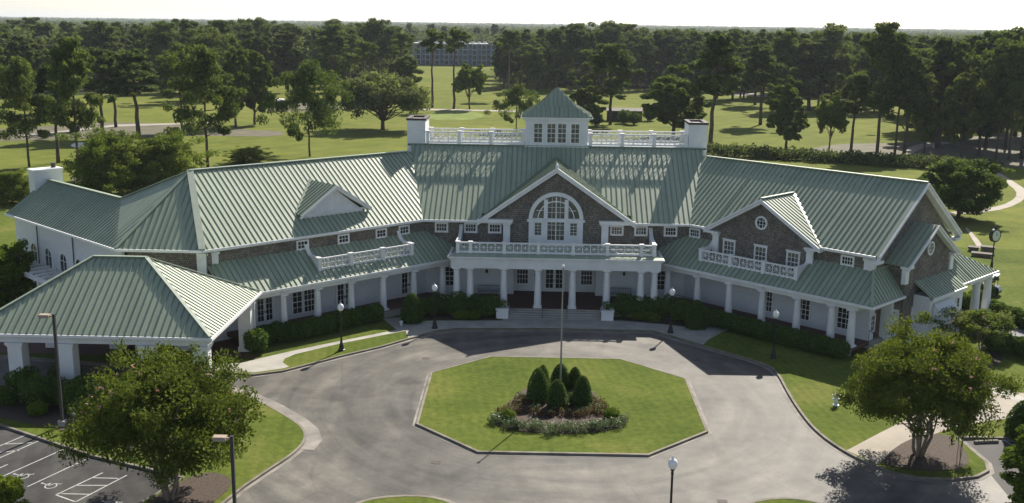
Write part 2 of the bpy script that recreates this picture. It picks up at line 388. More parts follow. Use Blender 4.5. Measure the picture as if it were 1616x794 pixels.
def door(parent,fr,s,d,z0,z1,w,leafs=1):
    mb=MB(); s0,s1=s-w/2,s+w/2
    mb.box(fr,s0-.1,s0,d,d+.07,z0,z1+.1); mb.box(fr,s1,s1+.1,d,d+.07,z0,z1+.1); mb.box(fr,s0,s1,d,d+.068,z1,z1+.1)
    lw=w/leafs; gl=MB(); hd=MB()
    for k in range(leafs):
        a,b=s0+k*lw,s0+(k+1)*lw; st=.12
        mb.box(fr,a,a+st,d,d+.045,z0,z1); mb.box(fr,b-st,b,d,d+.045,z0,z1); mb.box(fr,a+st,b-st,d,d+.044,z0,z0+.32); mb.box(fr,a+st,b-st,d,d+.044,z1-.14,z1)
        gl.box(fr,a+st,b-st,d+.004,d+.018,z0+.32,z1-.14)
        xm=(a+b)/2; mb.box(fr,xm-.015,xm+.015,d+.018,d+.04,z0+.32,z1-.14)
        for j in (1,2,3): z=z0+.32+(z1-z0-.46)*j/4; mb.box(fr,a+st,b-st,d+.018,d+.038,z-.015,z+.015)
        hx=b-.06 if k==0 else a+.06; hd.box(fr,hx-.02,hx+.02,d+.045,d+.1,z0+.95,z0+1.1)
    o=mb.build('door','white_trim',parent); gl.build('pane','glass',o); hd.build('handle','black_metal',o)
    return o
def column(parent,x,y,zb,zt,r0=.31,r1=.24,fr=FC):
    mb=MB(); h=zt-zb
    f=Fr((x,y),fr.u,fr.v)
    mb.box(f,-.36,.36,-.36,.36,zb,zb+.12)
    pr=[(r0+.03,.12),(r0+.05,.16),(r0+.03,.21),(r0,.24)]
    for i in range(1,9):
        t=i/8; pr.append((r0-(r0-r1)*t**1.5,.24+(h-.24-.34)*t))
    pr+=[(r1+.03,h-.33),(r1+.03,h-.29),(r1,h-.28),(r1,h-.2),(r1+.07,h-.12)]
    mb.lathe((x,y,zb),pr,18); mb.box(f,-.33,.33,-.33,.33,zt-.12,zt)
    return mb.build('column','white_paint',parent)
def balustrade(parent,fr,s0,s1,d,z0,h,bays,axis='s',posts=True,mat='white_trim'):
    """pierced fretwork railing along s (or along d when axis=='d'); bays = list of (a0,a1) open panels between posts"""
    mb=MB()
    F=(lambda a,b,c0,c1,za,zb: mb.box(fr,a,b,d+c0,d+c1,za,zb)) if axis=='s' else (lambda a,b,c0,c1,za,zb: mb.box(fr,d+c0,d+c1,a,b,za,zb))
    PT=(lambda a,z,c=0: fr(a,d+c,z)) if axis=='s' else (lambda a,z,c=0: fr(d+c,a,z))
    for (a0,a1) in bays:
        F(a0,a1,-.07,.07,z0+h-.12,z0+h); F(a0,a1,-.06,.06,z0,z0+.16)
        zi0,zi1=z0+.16,z0+h-.12; n=max(1,round((a1-a0)/(zi1-zi0)*.92)) if a1-a0>.5 else 1
        wv=v3(PT(1,0))-v3(PT(0,0)); 
        for k in range(n):
            b0=a0+(a1-a0)*k/n; b1=a0+(a1-a0)*(k+1)/n; bm_=(b0+b1)/2; zm=(zi0+zi1)/2
            nrm=v3(PT(0,0,1))-v3(PT(0,0,0))
            mb.beam(PT(b0,zi0),PT(b1,zi1),.036,.04,nrm); mb.beam(PT(b0,zi1),PT(b1,zi0),.035,.038,nrm)
            F(bm_-.017,bm_+.017,-.022,.022,zi0,zi1); F(b0,b1,-.027,.027,zm-.017,zm+.017)
            if k: F(b0-.035,b0+.035,-.03,.03,zi0,zi1)
            # ring round the crossing
            m_=min(b1-b0,zi1-zi0)*.09
            mb.plate([v3(PT(bm_+m_*math.cos(q*math.pi/4),zm+m_*math.sin(q*math.pi/4)))+nrm*.03 for q in range(8)],-nrm*.06)
    o=mb.build('balustrade',mat,parent)
    if posts:
        es=[]; 
        edges=sorted(set([s0,s1])); prev=s0
        spans=[]; cur=s0
        for (a0,a1) in bays: spans.append((cur,a0)); cur=a1
        spans.append((cur,s1))
        for (a,b) in spans:
            if b-a<.02: continue
            p=MB(); mb2=p
            Fp=(lambda a_,b_,c0,c1,za,zb: p.box(fr,a_,b_,d+c0,d+c1,za,zb)) if axis=='s' else (lambda a_,b_,c0,c1,za,zb: p.box(fr,d+c0,d+c1,a_,b_,za,zb))
            Fp(a,b,-.14,.14,z0-.05,z0+h); Fp(a-.05,b+.05,-.19,.19,z0+h,z0+h+.07)
            p.build('post',mat,o)
    return o
def scroll_side(parent,fr,s,d0,d1,zb0,zb1,ztop,rise=.75,th=.2):
    """solid side parapet whose cap sweeps up against the wall; d0 front, d1 wall"""
    mb=MB(); pts=[]; n=10
    for i in range(n+1):
        t=i/n; d=d0+(d1-d0)*t; z=ztop+(rise*max(0,(t-.55)/.45)**2.2)
        pts.append((d,z))
    for i in range(n):
        (da,za),(db,zb)=pts[i],pts[i+1]; ta,tb=i/n,(i+1)/n
        ba,bb=zb0+(zb1-zb0)*ta,zb0+(zb1-zb0)*tb
        mb.hexa([fr(s-th/2,da,ba),fr(s+th/2,da,ba),fr(s+th/2,db,bb),fr(s-th/2,db,bb),fr(s-th/2,da,za),fr(s+th/2,da,za),fr(s+th/2,db,zb),fr(s-th/2,db,zb)])
        c=th/2+.06
        mb.hexa([fr(s-c,da,za+.001),fr(s+c,da,za+.001),fr(s+c,db,zb+.001),fr(s-c,db,zb+.001),fr(s-c,da,za+.08),fr(s+c,da,za+.08),fr(s+c,db,zb+.08),fr(s-c,db,zb+.08)])
    return mb.build('side_parapet','white_trim',parent)
ZE=7.35; SW=.68; SC=.6056; EV=-1.85
# ---------------- roofs
def roofpart(name,planes,parent=None,seams=True):
    mb=MB()
    for p in planes:
        if isinstance(p,tuple): roof(mb,p[0],seams,ev=p[1])
        else: roof(mb,p,seams)
    return mb.build(name,'green_metal',parent or house)
EX=11.48; VX=13.46; VZ=12.21; VY=11.43
CRZ=12.80; CRY=12.40; CBY=16.0
cz_=lambda y: ZE+SC*(y-3.4)
roofpart('main_roof',[[(-EX,3.4,ZE),(-6.45,3.4,ZE),(-6.45,CRY,CRZ),(-13.66,CRY,CRZ),(-VX,VY,VZ)],[(6.45,3.4,ZE),(EX,3.4,ZE),(VX,VY,VZ),(13.66,CRY,CRZ),(6.45,CRY,CRZ)],[(-6.45,4.2,cz_(4.2)),(6.45,4.2,cz_(4.2)),(6.45,CRY,CRZ),(-6.45,CRY,CRZ)],
   [(14.0,23.0,7.5),(-14.0,23.0,7.5),(-13.9,CBY,CRZ),(13.9,CBY,CRZ)]])
mb=MB(); mb.box(FC,-13.9,13.9,-CBY,-CRY,CRZ-.12,CRZ+.03); mb.build('flat_roof_deck','grey_metal',house)
mb=MB()
for s in (-1,1): mb.plate([(s*13.6,10.4,11.3),(s*13.6,12.4,12.72),(s*13.6,CBY,12.72),(s*13.6,22.5,7.7),(s*13.6,22.5,4.0),(s*13.6,10.4,4.0)],(-s*.2,0,0))
mb.box(FC,-13.4,13.4,-22.6,-22.3,0,7.6)
mb.build('rear_wall','painted_brick',house)
def wing_pt(fr,u,v,z): return fr(u,v,z)
UR=17.9; UL=21.1
VN=-9.0; ZR=ZE+SW*(EV-VN)
uV=-3.47
# right wing
wz_=lambda d: ZE+SW*(EV-d)
roofpart('wing_roof',[[FR(.69,EV,ZE),FR(2.75,EV,ZE),FR(2.75,VN,ZR),FR(uV,VN,ZR)],[FR(12.75,EV,ZE),FR(UR,EV,ZE),FR(UR,VN,ZR),FR(12.75,VN,ZR)],[FR(2.75,-2.5,wz_(-2.5)),FR(12.75,-2.5,wz_(-2.5)),FR(12.75,VN,ZR),FR(2.75,VN,ZR)],
                      [FR(UR,-16.15,ZE),FR(2,-16.15,ZE),FR(uV,VN,ZR),FR(UR,VN,ZR)]])
# left wing with hip end, and the far-left wing
PK=FL(18.35,VN,ZR)
c0=FL(UL,EV,ZE); c1=(-32.6,c0[1],ZE)
dC=np.array([-.746,.666]); nC=np.array([.666,.746])
def PC3(al,inn,z): p=np.array(c1[:2])+al*dC+inn*nC; return (p[0],p[1],z)
S3=PC3(6.3,3.75,9.9); E3=PC3(19.9,3.75,9.9)
roofpart('wing_roof',[[FL(.69,EV,ZE),c0,PK,FL(uV,VN,ZR)],[c1,c0,PK],[c1,PC3(20.1,0,ZE),E3,S3],([c1,S3,PK],dC),
                      [PC3(20.1,7.5,ZE),PC3(8,7.5,ZE),S3,E3],[FL(15,-16.15,ZE),FL(2,-16.15,ZE),FL(uV,VN,ZR),PK],[PC3(8,7.5,ZE),FL(15,-16.15,ZE),PK,S3]])
# ridge caps
mb=MB()
def cap(a,b,w=.32,h=.07,lift=.07): a,b=v3(a)+(0,0,lift),v3(b)+(0,0,lift); mb.beam(a,b,w,h)
cap(PK,c0,.5,.12,.05); cap(PK,FL(uV+.5,VN,ZR),.36); mb.build('ridge_cap','pale_ridge_metal',house)
mb=MB(); cap(FR(uV+.5,VN,ZR),FR(UR,VN,ZR)); mb.build('ridge_cap','green_metal',house)
mb=MB(); cap((-13.66,CRY,CRZ-.03),(13.66,CRY,CRZ-.03),.3); mb.build('ridge_cap','green_metal',house)
mb=MB(); cap(PK,c1); cap(PK,S3); cap(S3,E3)
mb.build('ridge_cap','green_metal',house)
# ---------------- gutters, friezes
def gutter(fr,a0,a1,d,z,parent=house,name='gutter'):
    mb=MB(); mb.box(fr,a0,a1,d-.02,d+.14,z-.19,z-.02); mb.box(fr,a0,a1,d-.5,d-.02,z-.25,z-.12)
    return mb.build(name,'white_trim',parent)
gutter(FC,-EX,-6.76,-3.4,ZE); gutter(FC,6.76,EX,-3.4,ZE); gutter(FR,.69,2.35,EV,ZE); gutter(FR,13.15,UR-.2,EV,ZE); gutter(FL,.69,UL,EV,ZE)
FB=Fr((c1[0],c1[1]),(1,0),(0,-1)); gutter(FB,0,c0[0]-c1[0],0,ZE)
FCW=Fr(c1[:2],dC,-nC); gutter(FCW,-.3,20.1,0,ZE)
# ---------------- walls
def wall(name,fr,a0,a1,d,z0,z1,mat,th=.25):
    mb=MB(); mb.box(fr,a0,a1,d-th,d,z0,z1); return mb.build(name,mat,house)
DW=-2.35
wall('lower_wall',FR,-.1,17.35,DW,.0,4.6,'painted_brick'); wall('lower_wall',FL,-.1,21.0,DW,.0,4.6,'painted_brick')
wall('shingle_wall',FR,-.1,17.3,DW+.005,4.6,6.98,'cedar_shingle'); wall('shingle_wall',FL,-.1,20.35,DW+.005,4.6,6.98,'cedar_shingle')
for fr,a1 in ((FR,17.3),(FL,20.35)):
    mb=MB(); mb.box(fr,-.1,a1,DW-.2,DW+.06,6.98,ZE-.2); mb.build('frieze','white_trim',house)
mb=MB(); mb.box(FC,-11.3,11.3,-4.5,-4.18,6.98,ZE-.2); mb.build('frieze','white_trim',house)
wall('shingle_wall',FC,-11.4,11.4,-4.24,4.4,6.98,'cedar_shingle')
mb=MB(); mb.box(FC,-11.4,-3.6,-4.5,-4.25,0,4.4); mb.box(FC,3.6,11.4,-4.5,-4.25,0,4.4); mb.box(FC,-3.6,3.6,-5.75,-5.5,0,4.4)
mb.box(FC,-3.85,-3.6,-5.5,-4.5,0,4.4); mb.box(FC,3.6,3.85,-5.5,-4.5,0,4.4); mb.build('lower_wall','painted_brick',house)
# hip end wall and far-left wing walls
wall('shingle_wall',FB,.6,c0[0]-c1[0]+.4,-.62,4.0,6.98,'cedar_shingle'); wall('lower_wall',FB,.3,c0[0]-c1[0],-.6,0,4.0,'painted_brick')
mb=MB(); mb.box(FB,.6,c0[0]-c1[0]-.3,-.75,-.55,6.98,ZE-.2); mb.box(FB,c0[0]-c1[0]-.6,c0[0]-c1[0]+.1,-.75,-.45,5.4,6.98); mb.build('frieze','white_trim',house)
mb=MB(); mb.box(FCW,.2,19.6,-.75,-.5,0,ZE-.2); mb.box(FCW,19.35,19.6,-7.0,-.75,0,ZE-.2); mb.box(FCW,8,19.6,-7.25,-7.0,0,ZE-.2)
mb.plate([PC3(19.6,.5,ZE-.2),PC3(19.6,7.0,ZE-.2),PC3(19.6,3.75,9.75)],tuple(np.append(-dC*.25,0)))
mb.build('lower_wall','painted_brick',house)
# corner boards / pilasters under the main eave
def pil(fr,a0,a1,d0,d1,z0,z1,name='pilaster'):
    mb=MB(); mb.box(fr,a0,a1,d0,d1,z0,z1); mb.box(fr,a0-.08,a1+.08,d0,d1+.08,z1-.18,z1-.02); return mb.build(name,'white_trim',house)
pil(FR,16.6,17.42,DW-.3,DW+.12,5.9,6.98); pil(FL,19.65,20.5,DW-.3,DW+.12,5.6,6.98)
# ---------------- gable over the entrance
GY=3.85; GA=11.98; GS=.69; GH=6.78
gy_b=3.4+(GA-ZE)/SC
roofpart('gable_roof',[[(-GH,GY-.45,GA-GS*GH),(-GH,4.3,GA-GS*GH),(0,gy_b,GA),(0,GY-.45,GA)],[(GH,4.3,GA-GS*GH),(GH,GY-.45,GA-GS*GH),(0,GY-.45,GA),(0,gy_b,GA)]])
mb=MB()
mb.plate([(-4.5,GY,4.9),(4.5,GY,4.9),(4.5,GY,7.22),(6.3,GY,7.22),(0,GY,GA-.42),(-6.3,GY,7.22),(-4.5,GY,7.22)],(0,.25,0))
mb.build('gable_wall','cedar_shingle',house)
mb=MB()
def rake(fr,ctr,za,half,slope,d,parent,wd=.42,dep=.5,name='rake_board'):
    """white raking cornice of a gable facing +d"""
    mb=MB()
    for sgn in (-1,1):
        p0=v3(fr(ctr,d,za)); p1=v3(fr(ctr+sgn*half,d,za-slope*half)); dd=v3(fr(0,1,0))-v3(fr(0,0,0)); vv=v3((0,0,-wd))
        mb.hexa([p0+vv-dd*.1,p1+vv-dd*.1,p1+vv+dd*.06,p0+vv+dd*.06,p0-dd*.1,p1-dd*.1,p1+dd*.06,p0+dd*.06])
        mb.hexa([p0+vv*.36+dd*.062,p1+vv*.36+dd*.062,p1+vv*.36+dd*.16,p0+vv*.36+dd*.16,p0+v3((0,0,.03))+dd*.062,p1+v3((0,0,.03))+dd*.062,p1+v3((0,0,.03))+dd*.16,p0+v3((0,0,.03))+dd*.16])
        mb.hexa([p0+vv*1.02-dd*dep,p1+vv*1.02-dd*dep,p1+vv*1.02-dd*.1,p0+vv*1.02-dd*.1,p0+vv*.85-dd*dep,p1+vv*.85-dd*dep,p1+vv*.85-dd*.1,p0+vv*.85-dd*.1])
    return mb.build(name,'white_trim',parent)
rake(FC,0,GA-.02,GH,GS,-(GY-.45),house)
for s in (-1,1):
    mb=MB(); a,b=sorted((s*3.75,s*6.75)); mb.box(FC,a,b,-4.2,-GY+.48,7.1,7.32); mb.box(FC,a-.06,b+.06,-4.2,-GY+.55,7.32,7.43); mb.build('cornice_return','white_trim',house)
    a,b=sorted((s*3.95,s*4.55)); pil(FC,a,b,-GY,-GY+.18,4.95,7.1)
mb=MB(); mb.lathe((0,GY-.45,GA),[(.12,-.05),(.14,.1),(.1,.3),(.02,.36)],10); mb.build('finial','white_trim',house)
# palladian arched window
zsp=7.46; ra=2.36
mb=MB(); n=28; fd=GY-.09
for i in range(n):
    q0,q1=math.pi*i/n,math.pi*(i+1)/n
    for (r0,r1,y0,y1) in ((ra-.34,ra,GY,fd-.05),(1.52,1.60,GY,fd-.02)):
        pts=[]
        for yy in (y0,y1):
            pts+=[(r0*math.cos(q0),yy,zsp+r0*math.sin(q0)),(r1*math.cos(q0),yy,zsp+r1*math.sin(q0)),(r1*math.cos(q1),yy,zsp+r1*math.sin(q1)),(r0*math.cos(q1),yy,zsp+r0*math.sin(q1))]
        mb.hexa(pts)
mb.box(FC,-2.5,2.5,-GY,-GY+.2,zsp-.24,zsp-.02)
for s in (-1,1):
    a,b=sorted((s*.72,s*1.06)); mb.box(FC,a,b,-GY,-GY+.125,zsp,zsp+1.72); 
    a,b=sorted((s*.72,s*1.12)); mb.box(FC,a,b,-GY,-GY+.125,5.0,zsp-.24)
    a,b=sorted((s*1.98,s*2.34)); mb.box(FC,a,b,-GY,-GY+.15,5.0,zsp-.24)
    a,b=sorted((s*1.12,s*1.26)); mb.box(FC,a,b,-GY,-GY+.08,5.0,zsp-.24); a,b=sorted((s*1.82,s*1.98)); mb.box(FC,a,b,-GY,-GY+.08,5.0,zsp-.24)
    a,b=sorted((s*1.26,s*1.82)); mb.box(FC,a,b,-GY,-GY+.081,5.0,6.05); mb.box(FC,a,b,-GY,-GY+.081,7.12,zsp-.24)
    for j in (1,2,3): z=6.05+1.07*j/4; mb.box(FC,a,b,-GY,-GY+.06,z-.015,z+.015)
    mb.box(FC,s*1.54-.015,s*1.54+.015,-GY,-GY+.062,6.05,7.12)
    mb.beam((s*1.1,GY-.05,zsp+.75),(s*1.72,GY-.05,zsp+.75),.03,.05,(0,0,1)); 
mb.box(FC,-.72,.72,-GY,-GY+.082,5.0,5.62)
for x,t in ((-.36,.016),(0,.045),(.36,.016)): mb.box(FC,x-t,x+t,-GY,-GY+.064,5.62,zsp-.24); mb.box(FC,x-t,x+t,-GY,-GY+.064,zsp,zsp+1.93)
for z in (6.05,6.5,6.95,8.05,8.5,8.95): mb.box(FC,-.72,.72,-GY,-GY+.06,z-.016,z+.016)
mb.box(FC,-2.0,2.0,-GY,-GY+.07,zsp-.02,zsp+.06)
pw=mb.build('arched_window','white_trim',house)
mb=MB(); mb.plate([((ra-.3)*math.cos(math.pi*i/24),GY-.012,zsp+(ra-.3)*math.sin(math.pi*i/24)) for i in range(25)],(0,.01,0)); mb.box(FC,-1.9,1.9,-GY+.001,-GY+.012,5.55,zsp); mb.build('pane','curtain_sunview_glass',pw)
# ---------------- portico
mb=MB(); mb.box(FC,-8.75,8.75,-.34,.34,3.95,4.72); mb.box(FC,-8.88,8.88,-.4,.45,4.72,4.84); mb.box(FC,-9.0,9.0,-.4,.58,4.84,4.95)
for s in (-1,1):
    a,b=sorted((s*8.08,s*8.75)); mb.box(FC,a,b,-4.24,-.34,3.95,4.72); a,b=sorted((s*8.75,s*9.0)); mb.box(FC,a,b,-3.4,-.4,4.80,4.95)
mb.build('entablature','white_paint',house)
mb=MB(); mb.plate([(-8.95,-.55,4.955),(8.95,-.55,4.955),(8.6,.25,5.10),(8.6,4.24,5.12),(-8.6,4.24,5.12),(-8.6,.25,5.10)],(0,0,-.06)); mb.build('balcony_deck','green_metal',house)
mb=MB(); mb.box(FC,-8.08,8.08,-5.5,-.34,4.25,4.35); mb.build('porch_ceiling','white_paint',house)
for x in (1.45,4.31,7.14,8.28):
    for s in (-1,1): column(house,s*x,0,.6,3.95)
pp=[-8.35,-8.07,-7.28,-7.0,-4.45,-4.17,-1.59,-1.31]
bays=[(-8.07,-7.28),(-7.0,-4.45),(-4.17,-1.59),(-1.31,1.31),(1.59,4.17),(4.45,7.0),(7.28,8.07)]
balustrade(house,FC,-8.35,8.35,-.35,5.12,.92,bays)
for s in (-1,1): scroll_side(house,FC,s*8.22,-.5,-4.2,5.08,5.1,6.02,.7)
# porch floor, steps
mb=MB(); mb.box(FC,-9.0,9.0,-5.5,.36,.3,.6); mb.build('porch_floor','brick_floor',house)
mb=MB(); mb.box(FC,-9.0,9.0,.362,.4,0,.56); 
for k in range(4): mb.box(FC,-3.9,3.9,.4+.3*k,.4+.3*(k+1),-.05,.47-.13*k)
mb.build('front_steps','concrete',house)
for x in (-3.82,-1.0,1.0,3.82):
    mb=MB(); 
    for d in (.45,1.5): mb.tube([FC(x,d,0),FC(x,d,1.42 if d<1 else .95)],.022,6)
    mb.tube([FC(x,.3,1.45),FC(x,.5,1.45),FC(x,1.55,.98),FC(x,1.7,.9)],.024,6); mb.tube([FC(x,.45,.95),FC(x,1.5,.5)],.015,6); mb.build('handrail','black_metal',house)
# entrance door, windows under the portico
door(house,FC,0,-5.5,.6,2.75,1.75,2); 
for s in (-1,1):
    window(house,FC,s*1.55,-5.5,.95,2.75,.45,1,4,crown=False); window(house,FC,s*2.85,-5.5,1.3,2.95,.95,4,4,crown=False)
    window(house,FC,s*9.25,-4.25,1.3,2.95,.9,2,4,crown=False)
for x in (-9.95,-7.4,-5.3,5.3,7.4,9.95): window(house,FC,x,-4.24,6.2,6.8,.85,4,2,crown=False,trim=.16)
# hanging lanterns
def lantern(p,z):
    mb=MB(); mb.lathe((p[0],p[1],z),[(.02,.5),(.02,.28),(.12,.24),(.1,.0),(.05,-.04)],6); return mb.build('lantern','black_metal',house)
for x in (-5.8,5.8): lantern((x,.9),3.3)
# ---------------- wing porches
ZP=4.10; SPR=.72
def pz(d): return ZP+SPR*(.5-d)
def porch(fr,cols,u1,bal,deckflat):
    b0,b1=bal; um=-.84
    planes=[[fr(um,.5,ZP),fr(b0,.5,ZP),fr(b0,DW,pz(DW)),fr(-3.4,DW,pz(DW))]]
    if deckflat:
        planes.append([fr(b0,.5,ZP),fr(b1,.5,ZP),fr(b1,-.5,pz(-.5)),fr(b0,-.5,pz(-.5))])
    else: planes.append([fr(b0,.5,ZP),fr(b1,.5,ZP),fr(b1,DW,pz(DW)),fr(b0,DW,pz(DW))])
    return planes
plR=porch(FR,0,17.5,(2.8,12.2),True)+[[FR(12.2,.5,ZP),FR(18.9,.5,ZP),FR(17.35,DW,pz(DW)),FR(12.2,DW,pz(DW))],
     [FR(18.9,.5,ZP),FR(18.9,-4.6,ZP),FR(17.35,-4.6,pz(DW)),FR(17.35,DW,pz(DW))]]
plL=porch(FL,0,21,(2.8,12.2),False)+[[FL(12.2,.5,ZP),FL(20.6,.5,ZP),FL(20.6,DW,pz(DW)),FL(12.2,DW,pz(DW))]]
roofpart('porch_roof',plR); roofpart('porch_roof',plL)
mb=MB(); mb.beam(v3(FR(18.9,.5,ZP))+(0,0,.06),v3(FR(17.35,DW,pz(DW)))+(0,0,.06),.22,.08); mb.box(FR,17.3,17.5,-4.6,DW,pz(DW)-.02,pz(DW)+.1); mb.build('ridge_cap','green_metal',house)
mb=MB(); mb.box(FR,2.8,12.2,DW,-.5,4.6,4.72); mb.build('balcony_deck','green_metal',house)
for fr in (FR,FL):
    mb=MB(); e=18.9 if fr is FR else 20.6
    mb.box(fr,-.84,e,.48,.62,ZP-.19,ZP-.02); mb.box(fr,-.6,e-.1,-.1,.48,ZP-.26,ZP-.13)
    if fr is FR: mb.box(fr,18.9,19.04,-4.6,.62,ZP-.19,ZP-.02); mb.box(fr,18.3,18.9,-4.6,-.1,ZP-.26,ZP-.13)
    mb.build('gutter','white_trim',house)
    mb=MB(); mb.box(fr,-1.0,e-1.2,-.24,.24,3.5,ZP-.26); 
    if fr is FR: mb.box(fr,e-1.7,e-1.2,-4.3,-.24,3.5,ZP-.26)
    mb.build('porch_beam','white_paint',house)
    mb=MB(); mb.box(fr,-1.0,e-1.4,DW,.38,.3,.6); mb.build('porch_floor','brick_floor',house)
    mb=MB(); mb.box(fr,-1.0,e-1.4,.382,.43,-.05,.56); mb.build('porch_edge','concrete',house)
    mb=MB(); mb.box(fr,-.5,e-1.0,DW,-.24,3.62,3.70); mb.build('porch_ceiling','white_paint',house)
    balustrade(house,fr,2.85,12.15,-.45,4.74,.95,[(3.13,5.78),(6.08,8.92),(9.22,11.87)])
    for s in (2.98,12.02): scroll_side(house,fr,s,-.58,DW+.02,4.75,5.9,5.69,.75)
    for s in (-.2,2.3,5.6,8.0): 
        p=fr(s,-1.2,0); lantern(p,3.2)
    for s in ((3.45,9.75,15.9) if fr is FL else (3.45,9.7)):
        mb=MB(); mb.tube([fr(s,.55,ZP-.2),fr(s,.33,ZP-.45),fr(s,.33,.62)],.05,6); mb.box(fr,s-.07,s+.07,.28,.4,.5,.62); mb.build('downspout','white_trim',house)
for k in (0,1,2,3,4): 
    column(house,*FR(k*3.14,0,0)[:2],.6,3.5,fr=FR); column(house,*FL(k*3.14,0,0)[:2],.6,3.5,fr=FL)
for s in (15.5,17.15): column(house,*FR(s,0,0)[:2],.6,3.5,fr=FR)
for s in (15.6,18.6): column(house,*FL(s,0,0)[:2],.6,3.5,fr=FL)
# left wing ground floor openings
door(house,FL,15.9,DW,.6,2.85,1.5,2); window(house,FL,13.0,DW,1.0,2.85,.8,2,4,crown=False); window(house,FL,11.7,DW,1.0,2.85,1.3,4,4,crown=False)
door(house,FL,8.5,DW,.6,2.85,1.6,2); door(house,FL,1.95,DW,.6,2.85,1.6,2)
for s in (12.35,8.5,4.75,2.35): window(house,FL,s,DW+.005,6.25,6.78,.85,3,2,crown=False,trim=.14)
# right wing
for s,w_ in ((8.5,.75),(11.8,1.0),(15.3,1.05)): window(house,FR,s,DW,1.15,2.75,w_,3,4,crown=False)
for s in (.9,15.2): window(house,FR,s,DW+.005,6.25,6.78,.85,4,2,crown=False,trim=.14)
mb=MB()
for a,b in ((4.7,6.1),): pass
mb.tube([FR(.6,.2,1.5),FR(3.0,.2,1.5)],.025,6); mb.tube([FR(.6,.2,.6),FR(.6,.2,1.5)],.02,6); mb.tube([FR(3.0,.2,.6),FR(3.0,.2,1.5)],.02,6); mb.tube([FR(3.3,.3,1.5),FR(5.6,.35,.95)],.025,6); mb.tube([FR(5.6,.35,.2),FR(5.6,.35,.95)],.02,6)
mb.build('handrail','black_metal',house)
# ---------------- right front gable
GU=7.75; GZ=10.42; GHW=5.45; GSL=(GZ-7.25)/GHW; vb=EV-(GZ-ZE)/SW; vf=DW+.75
roofpart('gable_roof',[[FR(GU-GHW,vf,7.25),FR(GU-GHW,-1.9,7.25),FR(GU,vb,GZ),FR(GU,vf,GZ)],[FR(GU+GHW,-1.9,7.25),FR(GU+GHW,vf,7.25),FR(GU,vf,GZ),FR(GU,vb,GZ)]])
mb=MB(); mb.beam(v3(FR(GU,vf,GZ+.08)),v3(FR(GU,vb,GZ+.08)),.26,.07); mb.beam(v3(FR(GU+GHW,-1.9,7.33)),v3(FR(GU,vb,GZ+.06)),.3,.06); mb.build('ridge_cap','pale_ridge_metal',house)
mb=MB(); dd=v3(FR(0,-.24,0))-v3(FR(0,0,0))
mb.plate([FR(GU-4.6,DW+.3,4.7),FR(GU+4.6,DW+.3,4.7),FR(GU+4.6,DW+.3,6.98),FR(GU+5.38,DW+.3,6.98),FR(GU,DW+.3,GZ-.3),FR(GU-5.38,DW+.3,6.98),FR(GU-4.6,DW+.3,6.98)],dd); mb.build('gable_wall','cedar_shingle',house)
rake(FR,GU,GZ-.02,GHW,GSL,vf,house,.36,.45)
for s in (-1,1):
    a,b=sorted((GU+s*4.05,GU+s*5.5)); mb=MB(); mb.box(FR,a,b,DW,vf-.02,6.93,7.12); mb.build('cornice_return','white_trim',house)
    a,b=sorted((GU+s*4.15,GU+s*4.72)); pil(FR,a,b,DW+.28,DW+.46,5.2,6.93)
for s in (4.65,7.7,10.7): window(house,FR,s,DW+.3,4.95,6.4,.95,3,4,trim=.13,glass='curtain_sunview_glass')
def round_window(fr,s,d,z,r):
    mb=MB(); n=20
    for i in range(n):
        q0,q1=2*math.pi*i/n,2*math.pi*(i+1)/n; pts=[]
        for dd_ in (d,d+.08):
            for (rr,q) in ((r,q0),(r+.15,q0),(r+.15,q1),(r,q1)): pts.append(fr(s+rr*math.cos(q),dd_,z+rr*math.sin(q)))
        mb.hexa(pts)
    for k in (-r/3,r/3):
        hh=math.sqrt(r*r-k*k); mb.box(fr,s+k-.018,s+k+.018,d+.02,d+.05,z-hh,z+hh); mb.box(fr,s-hh,s+hh,d+.02,d+.048,z+k-.018,z+k+.018)
    o=mb.build('round_window','white_trim',house)
    g=MB(); g.plate([fr(s+r*math.cos(2*math.pi*i/20),d+.018,z+r*math.sin(2*math.pi*i/20)) for i in range(20)],v3(fr(0,-.012,0))-v3(fr(0,0,0))); g.build('pane','glass',o)
round_window(FR,GU-.15,DW+.3,8.4,.42)
# ---------------- left dormer (louvred vent gable on the roof)
DU=8.6; dv=-3.4; dz=10.85; dh=3.35; dsl=(dz-8.75)/dh; dvb=EV-(dz-ZE)/SW
bv=EV-(8.75-ZE)/SW
roofpart('dormer_roof',[[FL(DU-dh,dv+.35,8.75),FL(DU-dh,bv-.1,8.75),FL(DU,dvb,dz),FL(DU,dv+.35,dz)],[FL(DU+dh,bv-.1,8.75),FL(DU+dh,dv+.35,8.75),FL(DU,dv+.35,dz),FL(DU,dvb,dz)]])
mb=MB(); mb.beam(v3(FL(DU,dvb,dz+.06)),v3(FL(DU+dh,bv-.1,8.8)),.24,.06); mb.build('ridge_cap','pale_ridge_metal',house)
rake(FL,DU,dz-.02,dh,dsl,dv+.35,house,.3,.35)
mb=MB(); mb.plate([FL(DU-dh+.3,dv,8.3),FL(DU+dh-.3,dv,8.3),FL(DU,dv,dz-.3)],v3(FL(0,-.2,0))-v3(FL(0,0,0))); mb.box(FL,DU-.03,DU+.03,dv,dv+.03,8.7,dz-.35); mb.box(FL,DU-dh+.35,DU+dh-.35,dv,dv+.1,8.6,8.75); mb.build('dormer_wall','white_paint',house)
